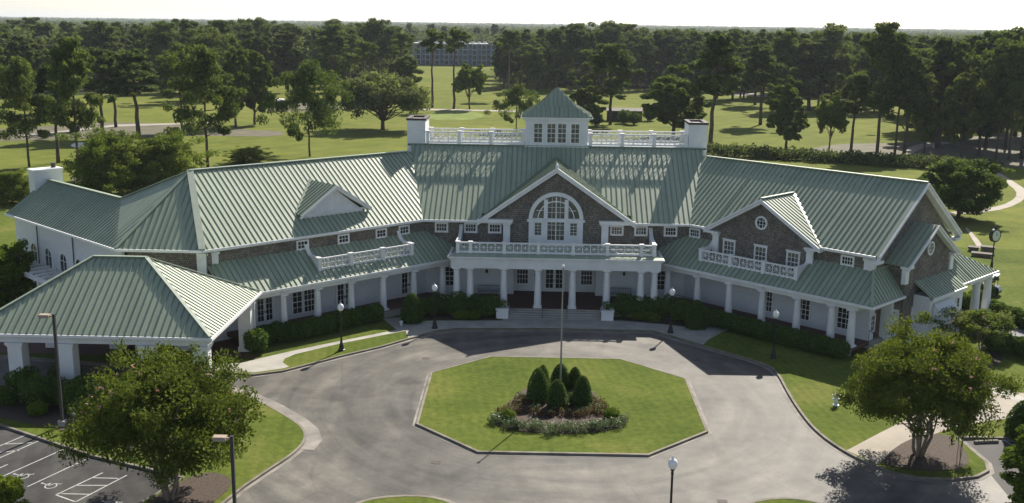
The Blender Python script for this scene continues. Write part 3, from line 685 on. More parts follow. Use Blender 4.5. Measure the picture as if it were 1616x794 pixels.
# ---------------- right end of the right wing
mb=MB(); eu=v3(FR(-.25,0,0))-v3(FR(0,0,0))
mb.plate([FR(17.35,DW,3.9),FR(17.35,DW,6.98),FR(17.35,VN,ZR-.35),FR(17.35,-15.6,6.98),FR(17.35,-15.6,3.9)],eu); mb.build('gable_wall','cedar_shingle',house)
mb=MB(); mb.plate([FR(17.35,DW-.26,0),FR(17.35,DW-.26,3.9),FR(17.35,-15.6,3.9),FR(17.35,-15.6,0)],eu); mb.build('lower_wall','painted_brick',house)
FE=Fr(FR(0,0,0)[:2],-FR.v,FR.u)      # s = -v , d = u
FE2=lambda s,d,z: FR(d,-s,z)
class FEc:
    u=-FR.v; v=FR.u; o=FR.o
    def __call__(s,a,d,z): p=FR.o+a*(-FR.v)+d*FR.u; return (p[0],p[1],z)
FE=FEc()
rake(FE,9.0,ZR-.02,7.15,SW,17.9,house,.4,.5)
for a,b in ((1.7,2.7),(15.25,16.25)):
    mb=MB(); mb.box(FE,a,b,17.36,17.95,6.72,6.95); mb.build('cornice_return','white_trim',house)
mb=MB(); mb.box(FE,15.1,15.65,17.2,17.5,5.0,6.72); mb.build('pilaster','white_trim',house)
# projecting side gable
sz=9.15; sh=4.35; ssl=(sz-6.45)/sh
roofpart('gable_roof',[[FE(8.4-sh,19.3,6.45),FE(8.4-sh,17.3,6.45),FE(8.4,17.3,sz),FE(8.4,19.3,sz)],[FE(8.4+sh,17.3,6.45),FE(8.4+sh,19.3,6.45),FE(8.4,19.3,sz),FE(8.4,17.3,sz)]])
rake(FE,8.4,sz-.02,sh,ssl,19.3,house,.34,.4)
mb=MB(); du=v3(FE(0,-.25,0))-v3(FE(0,0,0))
mb.plate([FE(8.4-3.9,18.9,2.9),FE(8.4+3.9,18.9,2.9),FE(8.4+3.9,18.9,6.4),FE(8.4,18.9,sz-.35),FE(8.4-3.9,18.9,6.4)],du); 
for a in (4.5,12.05): mb.box(FE,a,a+.25,17.36,18.65,2.9,6.4)
mb.box(FE,4.5,6.0,18.651,18.9,0,2.9); mb.build('gable_wall','cedar_shingle',house)
mb=MB(); mb.box(FE,6.0,12.3,18.65,18.9,0,2.9); mb.box(FE,12.05,12.3,17.36,18.65,0,2.9); mb.box(FE,4.5,4.75,17.36,18.65,0,2.9); mb.build('lower_wall','painted_brick',house)
for a in (4.2,12.0):
    mb=MB(); mb.box(FE,a,a+.6,18.7,19.02,5.0,6.2); mb.box(FE,a-.1,a+.75,18.6,19.3,6.2,6.42); mb.build('pilaster','white_trim',house)
round_window(FE,8.35,18.9,7.25,.42)
# bay with shed roof and awning shutter
mb=MB(); mb.box(FE,6.2,12.2,18.9,20.2,0,3.9); mb.build('bay_wall','painted_brick',house)
mb=MB(); roof(mb,[FE(6.0,20.5,3.9),FE(12.0,20.5,3.9),FE(12.0,18.9,4.95),FE(6.0,18.9,4.95)]); mb.build('bay_roof','green_metal',house)
mb=MB(); mb.box(FE,6.0,12.0,20.48,20.62,3.72,3.88); mb.box(FE,6.1,11.95,20.2,20.48,3.6,3.72); mb.build('gutter','white_trim',house)
window(house,FE,8.3,20.2,1.2,2.9,2.6,4,3,crown=False)
mb=MB(); mb.plate([FE(6.8,20.3,3.3),FE(9.8,20.3,3.3),FE(9.8,21.5,2.0),FE(6.8,21.5,2.0)],(0,0,-.06)); mb.plate([FE(6.8,20.25,3.26),FE(6.8,21.5,1.98),FE(6.8,20.25,1.4)],v3(FE(.04,0,0))-v3(FE(0,0,0))); mb.build('awning','canvas',house)
window(house,FE,11.3,20.2,2.0,3.0,.4,1,2,crown=False)
# side door under the end porch and a pier
mb=MB(); mb.box(FE,4.05,4.48,17.36,18.2,0,3.5); mb.build('pilaster','white_paint',house)
mb=MB(); mb.box(FE,3.2,3.98,17.36,17.42,.6,2.85); o=mb.build('door','wood_door',house); mb=MB(); mb.ball(FE(3.85,17.46,1.6),.05,8); mb.build('handle','grey_metal',o)
window(house,FE,2.85,17.36,1.3,2.5,.55,2,3,crown=False)
mb=MB()
for k in range(4): mb.box(FE,2.2,4.2,17.4+.3*k,17.7+.3*k,-.05,.58-.14*k)
mb.build('side_steps','concrete',house)
mb=MB(); mb.tube([FE(2.2,17.5,1.5),FE(2.2,18.8,.95)],.025,6); mb.tube([FE(2.2,17.5,.6),FE(2.2,17.5,1.5)],.02,6); mb.tube([FE(2.2,18.8,.0),FE(2.2,18.8,.95)],.02,6); mb.build('handrail','black_metal',house)
# porch at the back corner
bz=6.0
roofpart('porch_roof',[[FE(14.5,20.0,3.95),FE(19.4,20.0,3.95),FE(15.2,17.4,bz),FE(14.5,17.4,bz)],[FE(19.4,20.0,3.95),FE(19.4,8.0,3.95),FE(15.2,8.0,bz),FE(15.2,17.4,bz)]])
roofpart('porch_roof',[[FE(12.42,20.0,3.95),FE(14.52,20.0,3.95),FE(14.52,17.4,bz),FE(12.42,17.4,bz)]])
mb=MB(); mb.box(FE,12.4,19.54,19.98,20.12,3.77,3.93); mb.box(FE,19.4,19.54,8.0,19.98,3.77,3.93); mb.box(FE,14.6,19.2,19.3,19.75,3.4,3.77); mb.box(FE,18.75,19.2,8,19.3,3.4,3.77); mb.build('gutter','white_trim',house)
for a,d in ((18.97,19.5),(16.6,19.5),(18.97,14.0)): column(house,*FE(a,d,0)[:2],0,3.4,.36,.29,fr=FR)
# ---------------- cupola, widow's-walk and chimneys
cup=MB(); CY0,CY1=12.35,17.5
cup.box(FC,-2.9,2.9,-CY1,-CY0,12.4,15.45); cup.box(FC,-2.98,2.98,-CY1-.08,-CY0+.08,12.6,12.98); cup.box(FC,-3.05,3.05,-CY1-.15,-CY0+.15,15.2,15.4)
for x in (-2.9,2.6): cup.box(FC,x,x+.3,-CY0,-CY0+.06,12.98,15.2)
cup=cup.build('cupola','white_paint',house)
for x,w_ in ((-1.72,.72),(-.5,.72),(.5,.72),(1.72,.72)): window(cup,FC,x,-CY0,13.15,14.87,w_,2,4,trim=.1,crown=False,glass='curtain_sunview_glass')  # pale panes: see-through daylight painted on, the cupola is solid
ex,ey0,ey1=3.28,CY0-.35,CY1+.35; cyc=(CY0+CY1)/2
mb=MB(); mi_z=16.45; mx=1.75; apex=(0,cyc,18.12)
lo=[(-ex,ey0,15.48),(ex,ey0,15.48),(ex,ey1,15.48),(-ex,ey1,15.48)]; my=mx; mid=[(-mx,cyc-my,mi_z),(mx,cyc-my,mi_z),(mx,cyc+my,mi_z),(-mx,cyc+my,mi_z)]
for i in range(4):
    j=(i+1)%4; roof(mb,[lo[i],lo[j],mid[j],mid[i]],True,.42); roof(mb,[mid[i],mid[j],apex],True,.42)
mb.build('cupola_roof','green_metal',cup)
mb=MB(); mb.box(FC,-ex-.05,ex+.05,-ey1-.05,-ey0+.05,15.38,15.475); mb.build('eave','white_trim',cup)
for s in (-1,1):
    x0,x1=3.0,12.2; L=x1-x0; pw_=.32; b=[]; cur=x0+pw_
    for k in range(3): b.append((x0+pw_+k*(L-pw_)/3+0,x0+(k+1)*(L-pw_)/3))
    b=[(p,q) for p,q in b]
    if s<0: b=[(-q,-p) for p,q in b][::-1]
    lo_,hi_=(x0,x1) if s>0 else (-x1,-x0)
    balustrade(house,FC,lo_,hi_,-(CRY+.2),CRZ+.12,1.08,b); balustrade(house,FC,lo_,hi_,-(CBY-.25),CRZ+.12,1.08,b)
    ch=MB(); a,b2=sorted((s*12.25,s*13.95)); y0,y1=CRY+.0,CBY-.3
    ch.box(FC,a,b2,-y1,-y0,CRZ-1.2,15.0); ch.mi=0
    ch=ch.build('chimney','painted_brick',house)
    mb=MB(); t=.28; z0,z1=15.0,15.2
    mb.box(FC,a-.08,b2+.08,-y0-t,-y0+.08,z0,z1); mb.box(FC,a-.08,b2+.08,-y1-.08,-y1+t,z0,z1); mb.box(FC,a-.08,a+t,-y1+t,-y0-t,z0,z1); mb.box(FC,b2-t,b2+.08,-y1+t,-y0-t,z0,z1); mb.build('chimney_rim','chimney_cap',ch)
# far-left chimney
mb=MB(); mb.box(FCW,19.7,20.9,-5.0,-2.5,0,10.75); ch=mb.build('chimney','painted_brick',house)
mb=MB(); mb.box(FCW,19.62,20.98,-5.08,-2.42,10.75,10.9); mb.build('chimney_rim','white_trim',ch); mb=MB(); mb.lathe(FCW(20.3,-4.5,10.9),[(.2,0),(.2,.35),(.24,.36),(.24,.42)],10); mb.build('flue','chimney_cap',ch)
# arched windows of the far-left wing
for al in (7.4,10.25,13.1,15.9,18.65):
    mb=MB(); pts=[]; r=.62; z=4.62
    for i in range(10):
        q0,q1=math.pi*i/10,math.pi*(i+1)/10; pts=[]
        for dd_ in (-.5,-.42):
            for (rr,q) in ((r,q0),(r+.14,q0),(r+.14,q1),(r,q1)): pts.append(FCW(al+rr*math.cos(q),dd_,z+rr*math.sin(q)))
        mb.hexa(pts)
    for k in (-1,1): a,b=sorted((k*r,k*(r+.14))); mb.box(FCW,al+a,al+b,-.5,-.42,2.9,z)
    mb.box(FCW,al-.02,al+.02,-.5,-.44,2.9,z+r); mb.box(FCW,al-r,al+r,-.5,-.442,z-.02,z+.02); mb.box(FCW,al-r,al+r,-.5,-.442,3.7,3.74)
    o=mb.build('arched_window','white_trim',house)
    g=MB(); g.plate([FCW(al-r,-.485,2.9),FCW(al+r,-.485,2.9)]+[FCW(al+r*math.cos(math.pi*i/10),-.485,z+r*math.sin(math.pi*i/10)) for i in range(11)],v3(FCW(0,-.01,0))-v3(FCW(0,0,0))); g.build('pane','glass',o)
for al in (8.2,14.9): mb=MB(); mb.tube([FCW(al,-.4,ZE-.2),FCW(al,-.4,2.5)],.045,6); mb.build('downspout','bronze_metal',house)
# ================================================================== PORTE COCHERE
pcx0,pcx1,pcy0,pcy1=-38.0,-22.05,-22.4,-10.6; pcz=4.25
pc=thing('porte_cochere','open drive-through canopy with hipped green metal roof on square white pillars','canopy',((pcx0+pcx1)/2,(pcy0+pcy1)/2,0))
hl=(pcy1-pcy0)/2; rz=8.0; rx0,rx1=pcx0+hl+.3,pcx1-hl-.2; ry=(pcy0+pcy1)/2
mb=MB(); A=[(pcx0,pcy0,pcz),(pcx1,pcy0,pcz),(pcx1,pcy1,pcz),(pcx0,pcy1,pcz)]; r0,r1=(rx0,ry,rz),(rx1,ry,rz)
roof(mb,[A[0],A[1],r1,r0]); roof(mb,[A[1],A[2],r1]); roof(mb,[A[2],A[3],r0,r1]); roof(mb,[A[3],A[0],r0]); mb.build('roof','green_metal',pc)
mb=MB(); mb.beam(v3(A[1])+(0,0,.07),v3(r1)+(0,0,.07),.26,.07); mb.beam(v3(A[2])+(0,0,.07),v3(r1)+(0,0,.07),.26,.07); mb.build('ridge_cap','pale_ridge_metal',pc)
mb=MB(); mb.beam(v3(r0)+(0,0,.07),v3(r1)+(0,0,.07),.26,.07); mb.beam(v3(A[0])+(0,0,.07),v3(r0)+(0,0,.07),.26,.07); mb.build('ridge_cap','green_metal',pc)
mb=MB()
mb.box(FC,pcx0-.12,pcx1+.12,-pcy0-.02,-pcy0+.12,pcz-.2,pcz-.03); mb.box(FC,pcx1,pcx1+.12,-pcy1,-pcy0-.02,pcz-.2,pcz-.03); mb.box(FC,pcx0-.12,pcx0,-pcy1,-pcy0-.02,pcz-.2,pcz-.03); mb.box(FC,pcx0-.12,pcx1+.12,-pcy1-.12,-pcy1,pcz-.2,pcz-.03); mb.build('gutter','white_trim',pc)
mb=MB(); bi=.35
mb.box(FC,pcx0+bi,pcx1-bi,-pcy0-bi-.75,-pcy0-bi,3.55,pcz-.1); mb.box(FC,pcx0+bi,pcx1-bi,-pcy1+bi,-pcy1+bi+.75,3.55,pcz-.1); mb.box(FC,pcx1-bi-.75,pcx1-bi-.001,-pcy1+bi+.75,-pcy0-bi-.75,3.552,pcz-.1); mb.box(FC,pcx0+bi+.001,pcx0+bi+.75,-pcy1+bi+.75,-pcy0-bi-.75,3.552,pcz-.1)
mb.build('beam','white_paint',pc)
mb=MB(); mb.box(FC,pcx0+.6,pcx1-.6,-pcy1+.6,-pcy0-.6,pcz-.1,pcz-.04); mb.build('ceiling','white_paint',pc)
def pillar(x,y,w=.92):
    f=Fr((x,y),(1,0),(0,-1)); mb=MB(); h=w/2
    mb.box(f,-h,h,-h,h,-.1,3.3); mb.box(f,-h-.06,h+.06,-h-.06,h+.06,3.3,3.42); mb.box(f,-h-.12,h+.12,-h-.12,h+.12,3.42,3.55); mb.box(f,-h-.07,h+.07,-h-.07,h+.07,-.1,.35); return mb.build('pillar','white_paint',pc)
for x in (-22.9,-26.4,-31.6,-34.9,-37.3): pillar(x,pcy0+.72)
for x in (-22.9,-27.5,-32.5,-37.3): pillar(x,pcy1-.95)
mb=MB(); mb.tube([(pcx1+.02,pcy0-.02,pcz-.2),(pcx1-.35,pcy0+.3,3.7),(pcx1-.35,pcy0+.3,0)],.055,6); mb.tube([(pcx1+.05,pcy1-.5,pcz-.2),(pcx1-.3,pcy1-.6,3.7),(pcx1-.3,pcy1-.6,0)],.055,6); mb.build('downspout','white_trim',pc)
# pergola by the far-left wing
pg=thing('pergola','white timber pergola with open slatted top along the white side wing','pergola',PC3(11,-2.3,0))
FPG=Fr(c1[:2],dC,-nC)
for al in (5.0,9.5,14.0,18.5): mb=MB(); mb.box(FPG,al-.16,al+.16,1.75,2.05,0,3.45); mb.build('post','white_paint',pg)
mb=MB(); mb.box(FPG,4.2,19.3,1.76,2.04,3.45,3.75); mb.box(FPG,4.2,19.3,-.4,-.22,3.45,3.65); mb.build('beam','white_paint',pg)
mb=MB()
for k in range(13): al=4.6+k*1.18; mb.box(FPG,al-.09,al+.09,-.35,1.755,3.652,3.85)
mb.build('slat_top','white_paint',pg)
mb=MB(); mb.box(FCW,17.9,19.2,-.49,-.1,3.5,4.35); mb.build('dark_awning','cart_body',house)
# ================================================================== GROUND
ZG=-.14
def gp(l,z=0): return [G2(*p) for p in l]
def circ(n,r): return [(r*math.cos(2*math.pi*i/n),r*math.sin(2*math.pi*i/n)) for i in range(n)]
o=sheet('ground',circ(64,14000),-.30,'forest_floor')
# golf course turf out to the tree belts
golf=[(-260,-140),(260,-140)]+[(330,60),(330,420),(120,520),(-60,560),(-170,520),(-330,430),(-330,60)]
sheet('golf_course',smooth_poly(golf,1),ZG,'golf_grass')
sheet('asphalt_drive',[(-75,-120),(75,-120),(75,-21),(40,-2),(18,0),(-18,0),(-75,0)],-.118,'asphalt')
# parking bays
sheet('parking_lot',gp([(-140,610),(0,669),(150,719),(240,740),(291,753),(229,789),(120,870),(-300,900)]),-.112,'asphalt_dark')
# building terrace slab (lawn)
kerb_main=gp([(-220,556),(0,560),(200,575),(365,587),(400,590),(446,584),(540,560),(600,546),(645,533),(690,522),(722,519),(870,519),(1030,522.5),(1062,531),(1110,545),(1170,562),(1216,576),(1232,592),(1242,612),(1262,645),(1290,680),(1335,712),(1385,735),(1412,745),(1450,752),(1500,755),(1540,750),(1557,741),(1553,728),(1518,698),(1508,688),(1600,690),(1760,680)])
kerb_main=kerb_main[:13]+smooth_poly(kerb_main[13:24],2,False)+kerb_main[24:]
terr=kerb_main+[(55,-15),(60,30),(-75,45),(-75,-12)]
sheet('lawn',terr,0,'lawn',.3)
mb=MB(); strip(mb,kerb_main,.16,-.2,.012,False,-1); o=mb.build('kerb','kerb_stone'); o['kind']='structure'
mb=MB(); strip(mb,kerb_main,.42,-.2,-.108,False,-1); o=mb.build('kerb_gutter','gutter_pan'); o['kind']='structure'
# central island
octo=gp([(745,563),(684,588),(664,668),(757,712),(1025,716),(1113,680),(1082,598),(975,566)])
octo=[(-4.75,-11.9),(-8.65,-15.8),(-8.5,-25.4),(-4.55,-29.4),(5.1,-29.25),(8.95,-25.5),(8.9,-15.9),(4.7,-11.8)]
sheet('island_lawn',octo,.0,'lawn',.3)
mb=MB(); strip(mb,octo,.16,-.2,.014,True,-1); o=mb.build('island_kerb','kerb_stone'); o['kind']='structure'
mb=MB(); strip(mb,octo,.38,-.2,-.108,True,-1); o=mb.build('island_gutter','gutter_pan'); o['kind']='structure'
# left island with the crape myrtle
isl=gp([(-220,606),(0,608),(200,608),(330,610),(380,622),(425,642),(462,664),(478,678),(480,692),(470,706),(450,722),(420,741),(383,766),(340,800),(250,875),(120,900),(229,791),(270,767),(293,753),(240,739),(150,718),(0,668),(-220,590)])
isl=isl[:4]+smooth_poly(isl[4:13],2,False)+isl[13:]
sheet('side_lawn',isl,0,'lawn',.3)
mb=MB(); strip(mb,isl,.16,-.2,.013,True,1); o=mb.build('side_kerb','kerb_stone'); o['kind']='structure'
mb=MB(); strip(mb,gp([(330,610),(380,622),(425,642),(462,664),(478,678),(482,692),(470,706)]),.95,-.2,-.104,False,1); strip(mb,gp([(470,706),(450,722),(420,741),(383,766),(340,800)]),.4,-.2,-.106,False,1); o=mb.build('side_gutter','gutter_pan'); o['kind']='structure'
# foreground lawns
for nm,l in (('front_lawn',[(540,810),(570,793),(600,786),(650,783),(690,787),(725,800),(760,850),(500,860)]),('front_lawn',[(1150,815),(1185,794),(1225,787),(1270,789),(1310,800),(1400,860),(1100,870)])):
    P=smooth_poly(gp(l),1); sheet(nm,P,0,'lawn',.3); mb=MB(); strip(mb,P,.16,-.2,.013,True,1); o=mb.build('front_kerb','kerb_stone'); o['kind']='structure'
    mb=MB(); strip(mb,P,.45,-.2,-.107,True,1); o=mb.build('front_gutter','gutter_pan'); o['kind']='structure'
# pavements and paths
Zp=.006
sheet('walkway',gp([(300,583),(365,585.5),(400,588),(444,582),(456,579),(446,572),(449.5,566),(466,559),(536,542.5),(640,522),(644,533),(690,521),(722,518),(870,518),(1030,521.5),(1062,530),(1110,544),(1118,536),(1140,524),(1168,514),(1146,505),(1098,518),(1000,506),(960,506),(955,485),(800,485),(793,506),(690,506),(655,507),(640,500),(604,503),(626,520.5),(536,538.5),(467,552.5),(415,564.5),(380,573),(330,575)]),Zp,'concrete')
sheet('rear_pavement',[(-48,-13.5),(-21.5,-13.5),(-24.5,-8.6),(-33,-11.3),(-50,4)],Zp,'brick_floor')
sheet('drive_walk',gp([(1336,711),(1386,733),(1413,712),(1462,690),(1500,676),(1560,664),(1640,655),(1640,622),(1582,618),(1520,630),(1470,645),(1432,661),(1387,684)]),Zp,'path_tan')
sheet('side_walk',gp([(1560,600),(1616,628),(1660,640),(1660,655),(1600,632),(1545,612)]),Zp+.004,'concrete')
sheet('small_parking',gp([(1518,698),(1508,689),(1560,689),(1640,686),(1760,678),(1760,760),(1600,790),(1560,741),(1553,728)]),-.11,'asphalt_dark')
sheet('mulch_bed',smooth_poly(gp([(1387,732),(1412,706),(1448,688),(1490,684),(1515,700),(1530,722),(1526,738),(1480,745),(1440,742)]),1),.02,'mulch')
sheet('mulch_bed',smooth_poly(gp([(232,792),(292,756),(330,744),(362,752),(368,766),(330,800),(250,870),(150,880)]),1),.02,'mulch')
sheet('planting_bed',gp([(-200,600),(20,622),(120,640),(150,690),(0,660),(-200,640)]),.02,'mulch')
sheet('planting_bed',gp([(663,504),(785,505),(790,490),(700,484),(650,488)]),.02,'mulch')
sheet('planting_bed',gp([(965,505),(1095,516),(1130,505),(1080,490),(965,486)]),.02,'mulch')
sheet('planting_bed',gp([(385,562),(420,560),(610,512),(600,498),(395,540)]),.012,'rough_grass')
sheet('planting_bed',smooth_poly(gp([(1530,548),(1560,545),(1582,556),(1580,575),(1555,583),(1530,575)]),1),.012,'mulch')
bed=smooth_poly(gp([(775,668),(790,648),(828,612),(862,600),(905,600),(938,618),(950,640),(975,652),(995,668),(960,681),(885,686),(810,681)]),1)
sheet('flower_bed_soil',bed,.03,'mulch')
sheet('gravel_path',gp([(1500,500),(1510,488),(1550,500),(1616,522),(1680,545),(1680,560),(1616,540),(1545,515)]),Zp,'gravel')
sheet('cart_road',gp([(1535,452),(1562,452),(1600,475),(1650,498),(1650,520),(1616,505),(1570,482),(1540,470)]),-.08,'path_tan')
# right lawn beyond end of the terrace is golf turf; fairway details
Zf=-.11
sheet('cart_path',smooth_poly(gp([(1560,264),(1578,272),(1604,288),(1622,300),(1618,314),(1590,328),(1545,335),(1490,338),(1490,334),(1545,330),(1582,323),(1604,311),(1604,300),(1590,289),(1565,274),(1552,266)]),1),Zf,'path_tan')
sheet('cart_path',smooth_poly(gp([(1425,238),(1440,229),(1466,224),(1490,222),(1505,226),(1480,228),(1452,234),(1440,242)]),1),Zf,'path_tan')
sheet('cart_path',gp([(650,170.5),(800,173.5),(860,176),(860,178),(800,175.5),(650,173)]),Zf,'path_tan')
sheet('cart_path',gp([(-40,214),(60,210),(180,196),(330,192),(330,194),(180,199),(60,213),(-40,217)]),Zf,'path_tan')
sheet('pine_straw_bed',smooth_poly(gp([(1268,236),(1320,226),(1420,225),(1475,222),(1560,212),(1700,205),(1800,290),(1640,265),(1575,262),(1500,250),(1440,243),(1300,242)]),1),Zf-.004,'pine_straw')
sheet('pine_straw_bed',smooth_poly(gp([(-60,206),(60,200),(150,192),(240,193),(330,200),(430,206),(455,211),(400,215),(300,213),(200,216),(60,220),(-60,224)]),2),Zf-.004,'pine_straw')
sheet('pine_straw_bed',smooth_poly(gp([(385,208),(420,204),(455,208),(440,214),(395,215)]),2),Zf-.003,'pine_straw')
sheet('pine_straw_bed',smooth_poly(gp([(400,168),(470,160),(540,162),(560,170),(500,176),(420,176)]),2),Zf-.003,'pine_straw')
sheet('pine_straw_bed',smooth_poly(gp([(95,278),(160,270),(300,268),(330,280),(160,300)]),2),Zf-.003,'pine_straw')
sheet('putting_green',smooth_poly(gp([(665,184),(690,175),(730,173),(760,178),(765,184),(740,189),(690,190)]),2),Zf,'green_turf')
for l in ([(112,226),(130,223),(152,229),(150,234),(130,233),(112,231)],[(426,156),(440,154),(452,156),(450,160),(430,160)],[(700,86),(706,84),(712,86),(706,88)],[(1100,192),(1112,190),(1120,193),(1108,195)]):
    sheet('sand_bunker',smooth_poly(gp(l),2),Zf+.004,'sand')
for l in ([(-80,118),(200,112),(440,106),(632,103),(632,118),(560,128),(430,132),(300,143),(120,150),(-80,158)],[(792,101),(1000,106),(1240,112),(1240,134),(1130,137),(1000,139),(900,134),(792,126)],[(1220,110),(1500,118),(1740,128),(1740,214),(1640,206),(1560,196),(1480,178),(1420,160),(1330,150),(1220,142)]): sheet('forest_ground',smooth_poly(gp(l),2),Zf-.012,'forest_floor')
sheet('far_car_park',gp([(1105,143),(1180,146),(1235,151),(1235,155),(1180,151),(1105,147)]),Zf,'path_tan')
# painted bay lines
mb=MB(); zl=-.107
def pl(a,b,wd=.085):
    a=np.array(G2(*a)); b=np.array(G2(*b)); t=b-a; t/=np.linalg.norm(t); n=np.array([-t[1],t[0]])*wd/2
    mb.poly([(*(a-n),zl),(*(b-n),zl),(*(b+n),zl),(*(a+n),zl)])
for a,b in (((103,705),(-10,755)),((142,719),(43,765)),((88,778),(162,743)),((88,778),(119,789)),((119,789),(200,747)),((97,776),(140,777)),((122,763),(168,763)),((146,751),(186,752)),((40,684),(-20,709)),((61,693),(-20,728)),((8,698),(51,696)),((-10,712),(30,708)),((12,730),(-20,744))): pl(a,b)
def wheelchair(px,py,sc):
    a=np.array(G2(px,py)); t=np.array(G2(px+15,py-6))-a; t/=np.linalg.norm(t); u=np.array([-t[1],t[0]])
    L=lambda x,y: (*(a+(x*t+y*u)*sc),zl)
    for i in range(14):
        q0,q1=R_(120+300*i/14-60),R_(120+300*(i+1)/14-60); mb.poly([L(.42*math.cos(q0),.42*math.sin(q0)),L(.52*math.cos(q0),.52*math.sin(q0)),L(.52*math.cos(q1),.52*math.sin(q1)),L(.42*math.cos(q1),.42*math.sin(q1))])
    for (x0,y0,x1,y1) in ((-.05,.95,.02,.15),(.02,.2,.5,.15),(.48,.2,.7,-.4),(.65,-.35,.85,-.3),(-.02,.55,.4,.5)):
        d=np.array([x1-x0,y1-y0]); d/=np.linalg.norm(d); n=np.array([-d[1],d[0]])*.055; mb.poly([L(x0-n[0],y0-n[1]),L(x1-n[0],y1-n[1]),L(x1+n[0],y1+n[1]),L(x0+n[0],y0+n[1])])
    mb.poly([L(-.05+.12*math.cos(2*math.pi*i/10),1.1+.12*math.sin(2*math.pi*i/10)) for i in range(10)])
wheelchair(36,749,.62); wheelchair(80,764,.62); wheelchair(175,793,.62)
pl((1580,690),(1620,712),.1); pl((1586,692),(1640,702),.1)
o=mb.build('road_markings','road_paint'); o['kind']='structure'
# drain covers in the drive
for (px,py,kind) in ((672,563,'drain'),(688,727,'drain'),(1140,788,'drain')):
    x,y=G2(px,py); mb=MB(); mb.box(Fr((x,y),(1,0),(0,-1)),-.26,.26,-.2,.2,-.2,-.108)
    for k in range(5): mb.box(Fr((x,y),(1,0),(0,-1)),-.22+.1*k,-.18+.1*k,-.18,.18,-.108,-.1)
    tag(mb.build('drain_grate','chimney_cap',loc=(x,y,-.1)),{672:'drain grate in the drive left of the island, nearest the long porch',688:'drain grate in the drive below the left edge of the octagonal island',1140:'drain grate in the drive at the tip of the small front lawn'}[px],'drain grate')
# ================================================================== PLANTS
class LB:  # leaf/branch builder
    def __init__(s): s.P=[];s.T=[];s.mi=[]
    def leaves(s,cen,size,asp=.55,up=.35,tint=None,mi=0):
        n=len(cen); a=rng.normal(size=(n,3)); a/=np.linalg.norm(a,axis=1)[:,None]
        nn=rng.normal(size=(n,3)); nn[:,2]=np.abs(nn[:,2])+up; b=np.cross(nn,a); b/=np.linalg.norm(b,axis=1)[:,None]+1e-9
        sz=(size*rng.uniform(.65,1.35,n))[:,None]
        q=np.stack([cen-a*sz,cen-b*sz*asp,cen+a*sz,cen+b*sz*asp],1)
        s.P.append(q.reshape(-1,3)); s.T.append(np.clip(rng.normal(.45,.22,n),0,1) if tint is None else tint); s.mi.append(np.full(n,mi))
    def clump(s,c,r,n,size,shell=.5,**k):
        d=rng.normal(size=(n,3)); d/=np.linalg.norm(d,axis=1)[:,None]; rr=rng.uniform(0,1,n)**(shell)
        p=np.array(c)+d*rr[:,None]*np.array(r)
        t=np.clip(rng.normal(.45,.2,n)+rng.normal(0,.12),0,1)
        s.leaves(p,size,tint=t,**k)
    def mesh(s,name,mats):
        P=np.concatenate(s.P); n=len(P)//4; me=bpy.data.meshes.new(name)
        me.vertices.add(4*n); me.vertices.foreach_set('co',P.ravel()); me.loops.add(4*n); me.loops.foreach_set('vertex_index',np.arange(4*n,dtype=np.int32))
        me.polygons.add(n); me.polygons.foreach_set('loop_start',np.arange(0,4*n,4,dtype=np.int32))
        try: me.polygons.foreach_set('loop_total',np.full(n,4,dtype=np.int32))
        except Exception: pass
        me.update(calc_edges=True)
        at=me.attributes.new('tint','FLOAT','FACE'); at.data.foreach_set('value',np.concatenate(s.T).astype(np.float32))
        for m in mats: me.materials.append(MATS[m])
        me.polygons.foreach_set('material_index',np.concatenate(s.mi).astype(np.int32)); return me
def branch_mesh(name,segs,mat,n=7):
    mb=MB()
    for pts,rad in segs: mb.tube(pts,rad,n,True)
    me=bpy.data.meshes.new(name); me.from_pydata(mb.v,[],mb.f); me.materials.append(MATS[mat])
    for p in me.polygons: p.use_smooth=True
    return me
def bend(p0,p1,r0,r1,k=4,wob=.05,sag=0):
    p0,p1=v3(p0),v3(p1); L=np.linalg.norm(p1-p0); pts=[]; rad=[]
    for i in range(k+1):
        t=i/k; q=p0+(p1-p0)*t
        if 0<i<k: q=q+rng.normal(size=3)*wob*L
        q[2]+=sag*L*math.sin(math.pi*t); pts.append(q); rad.append(r0+(r1-r0)*t)
    return pts,rad
PROTO={}
def proto(key,crown,trunk,h): PROTO[key]=(crown,trunk,h)
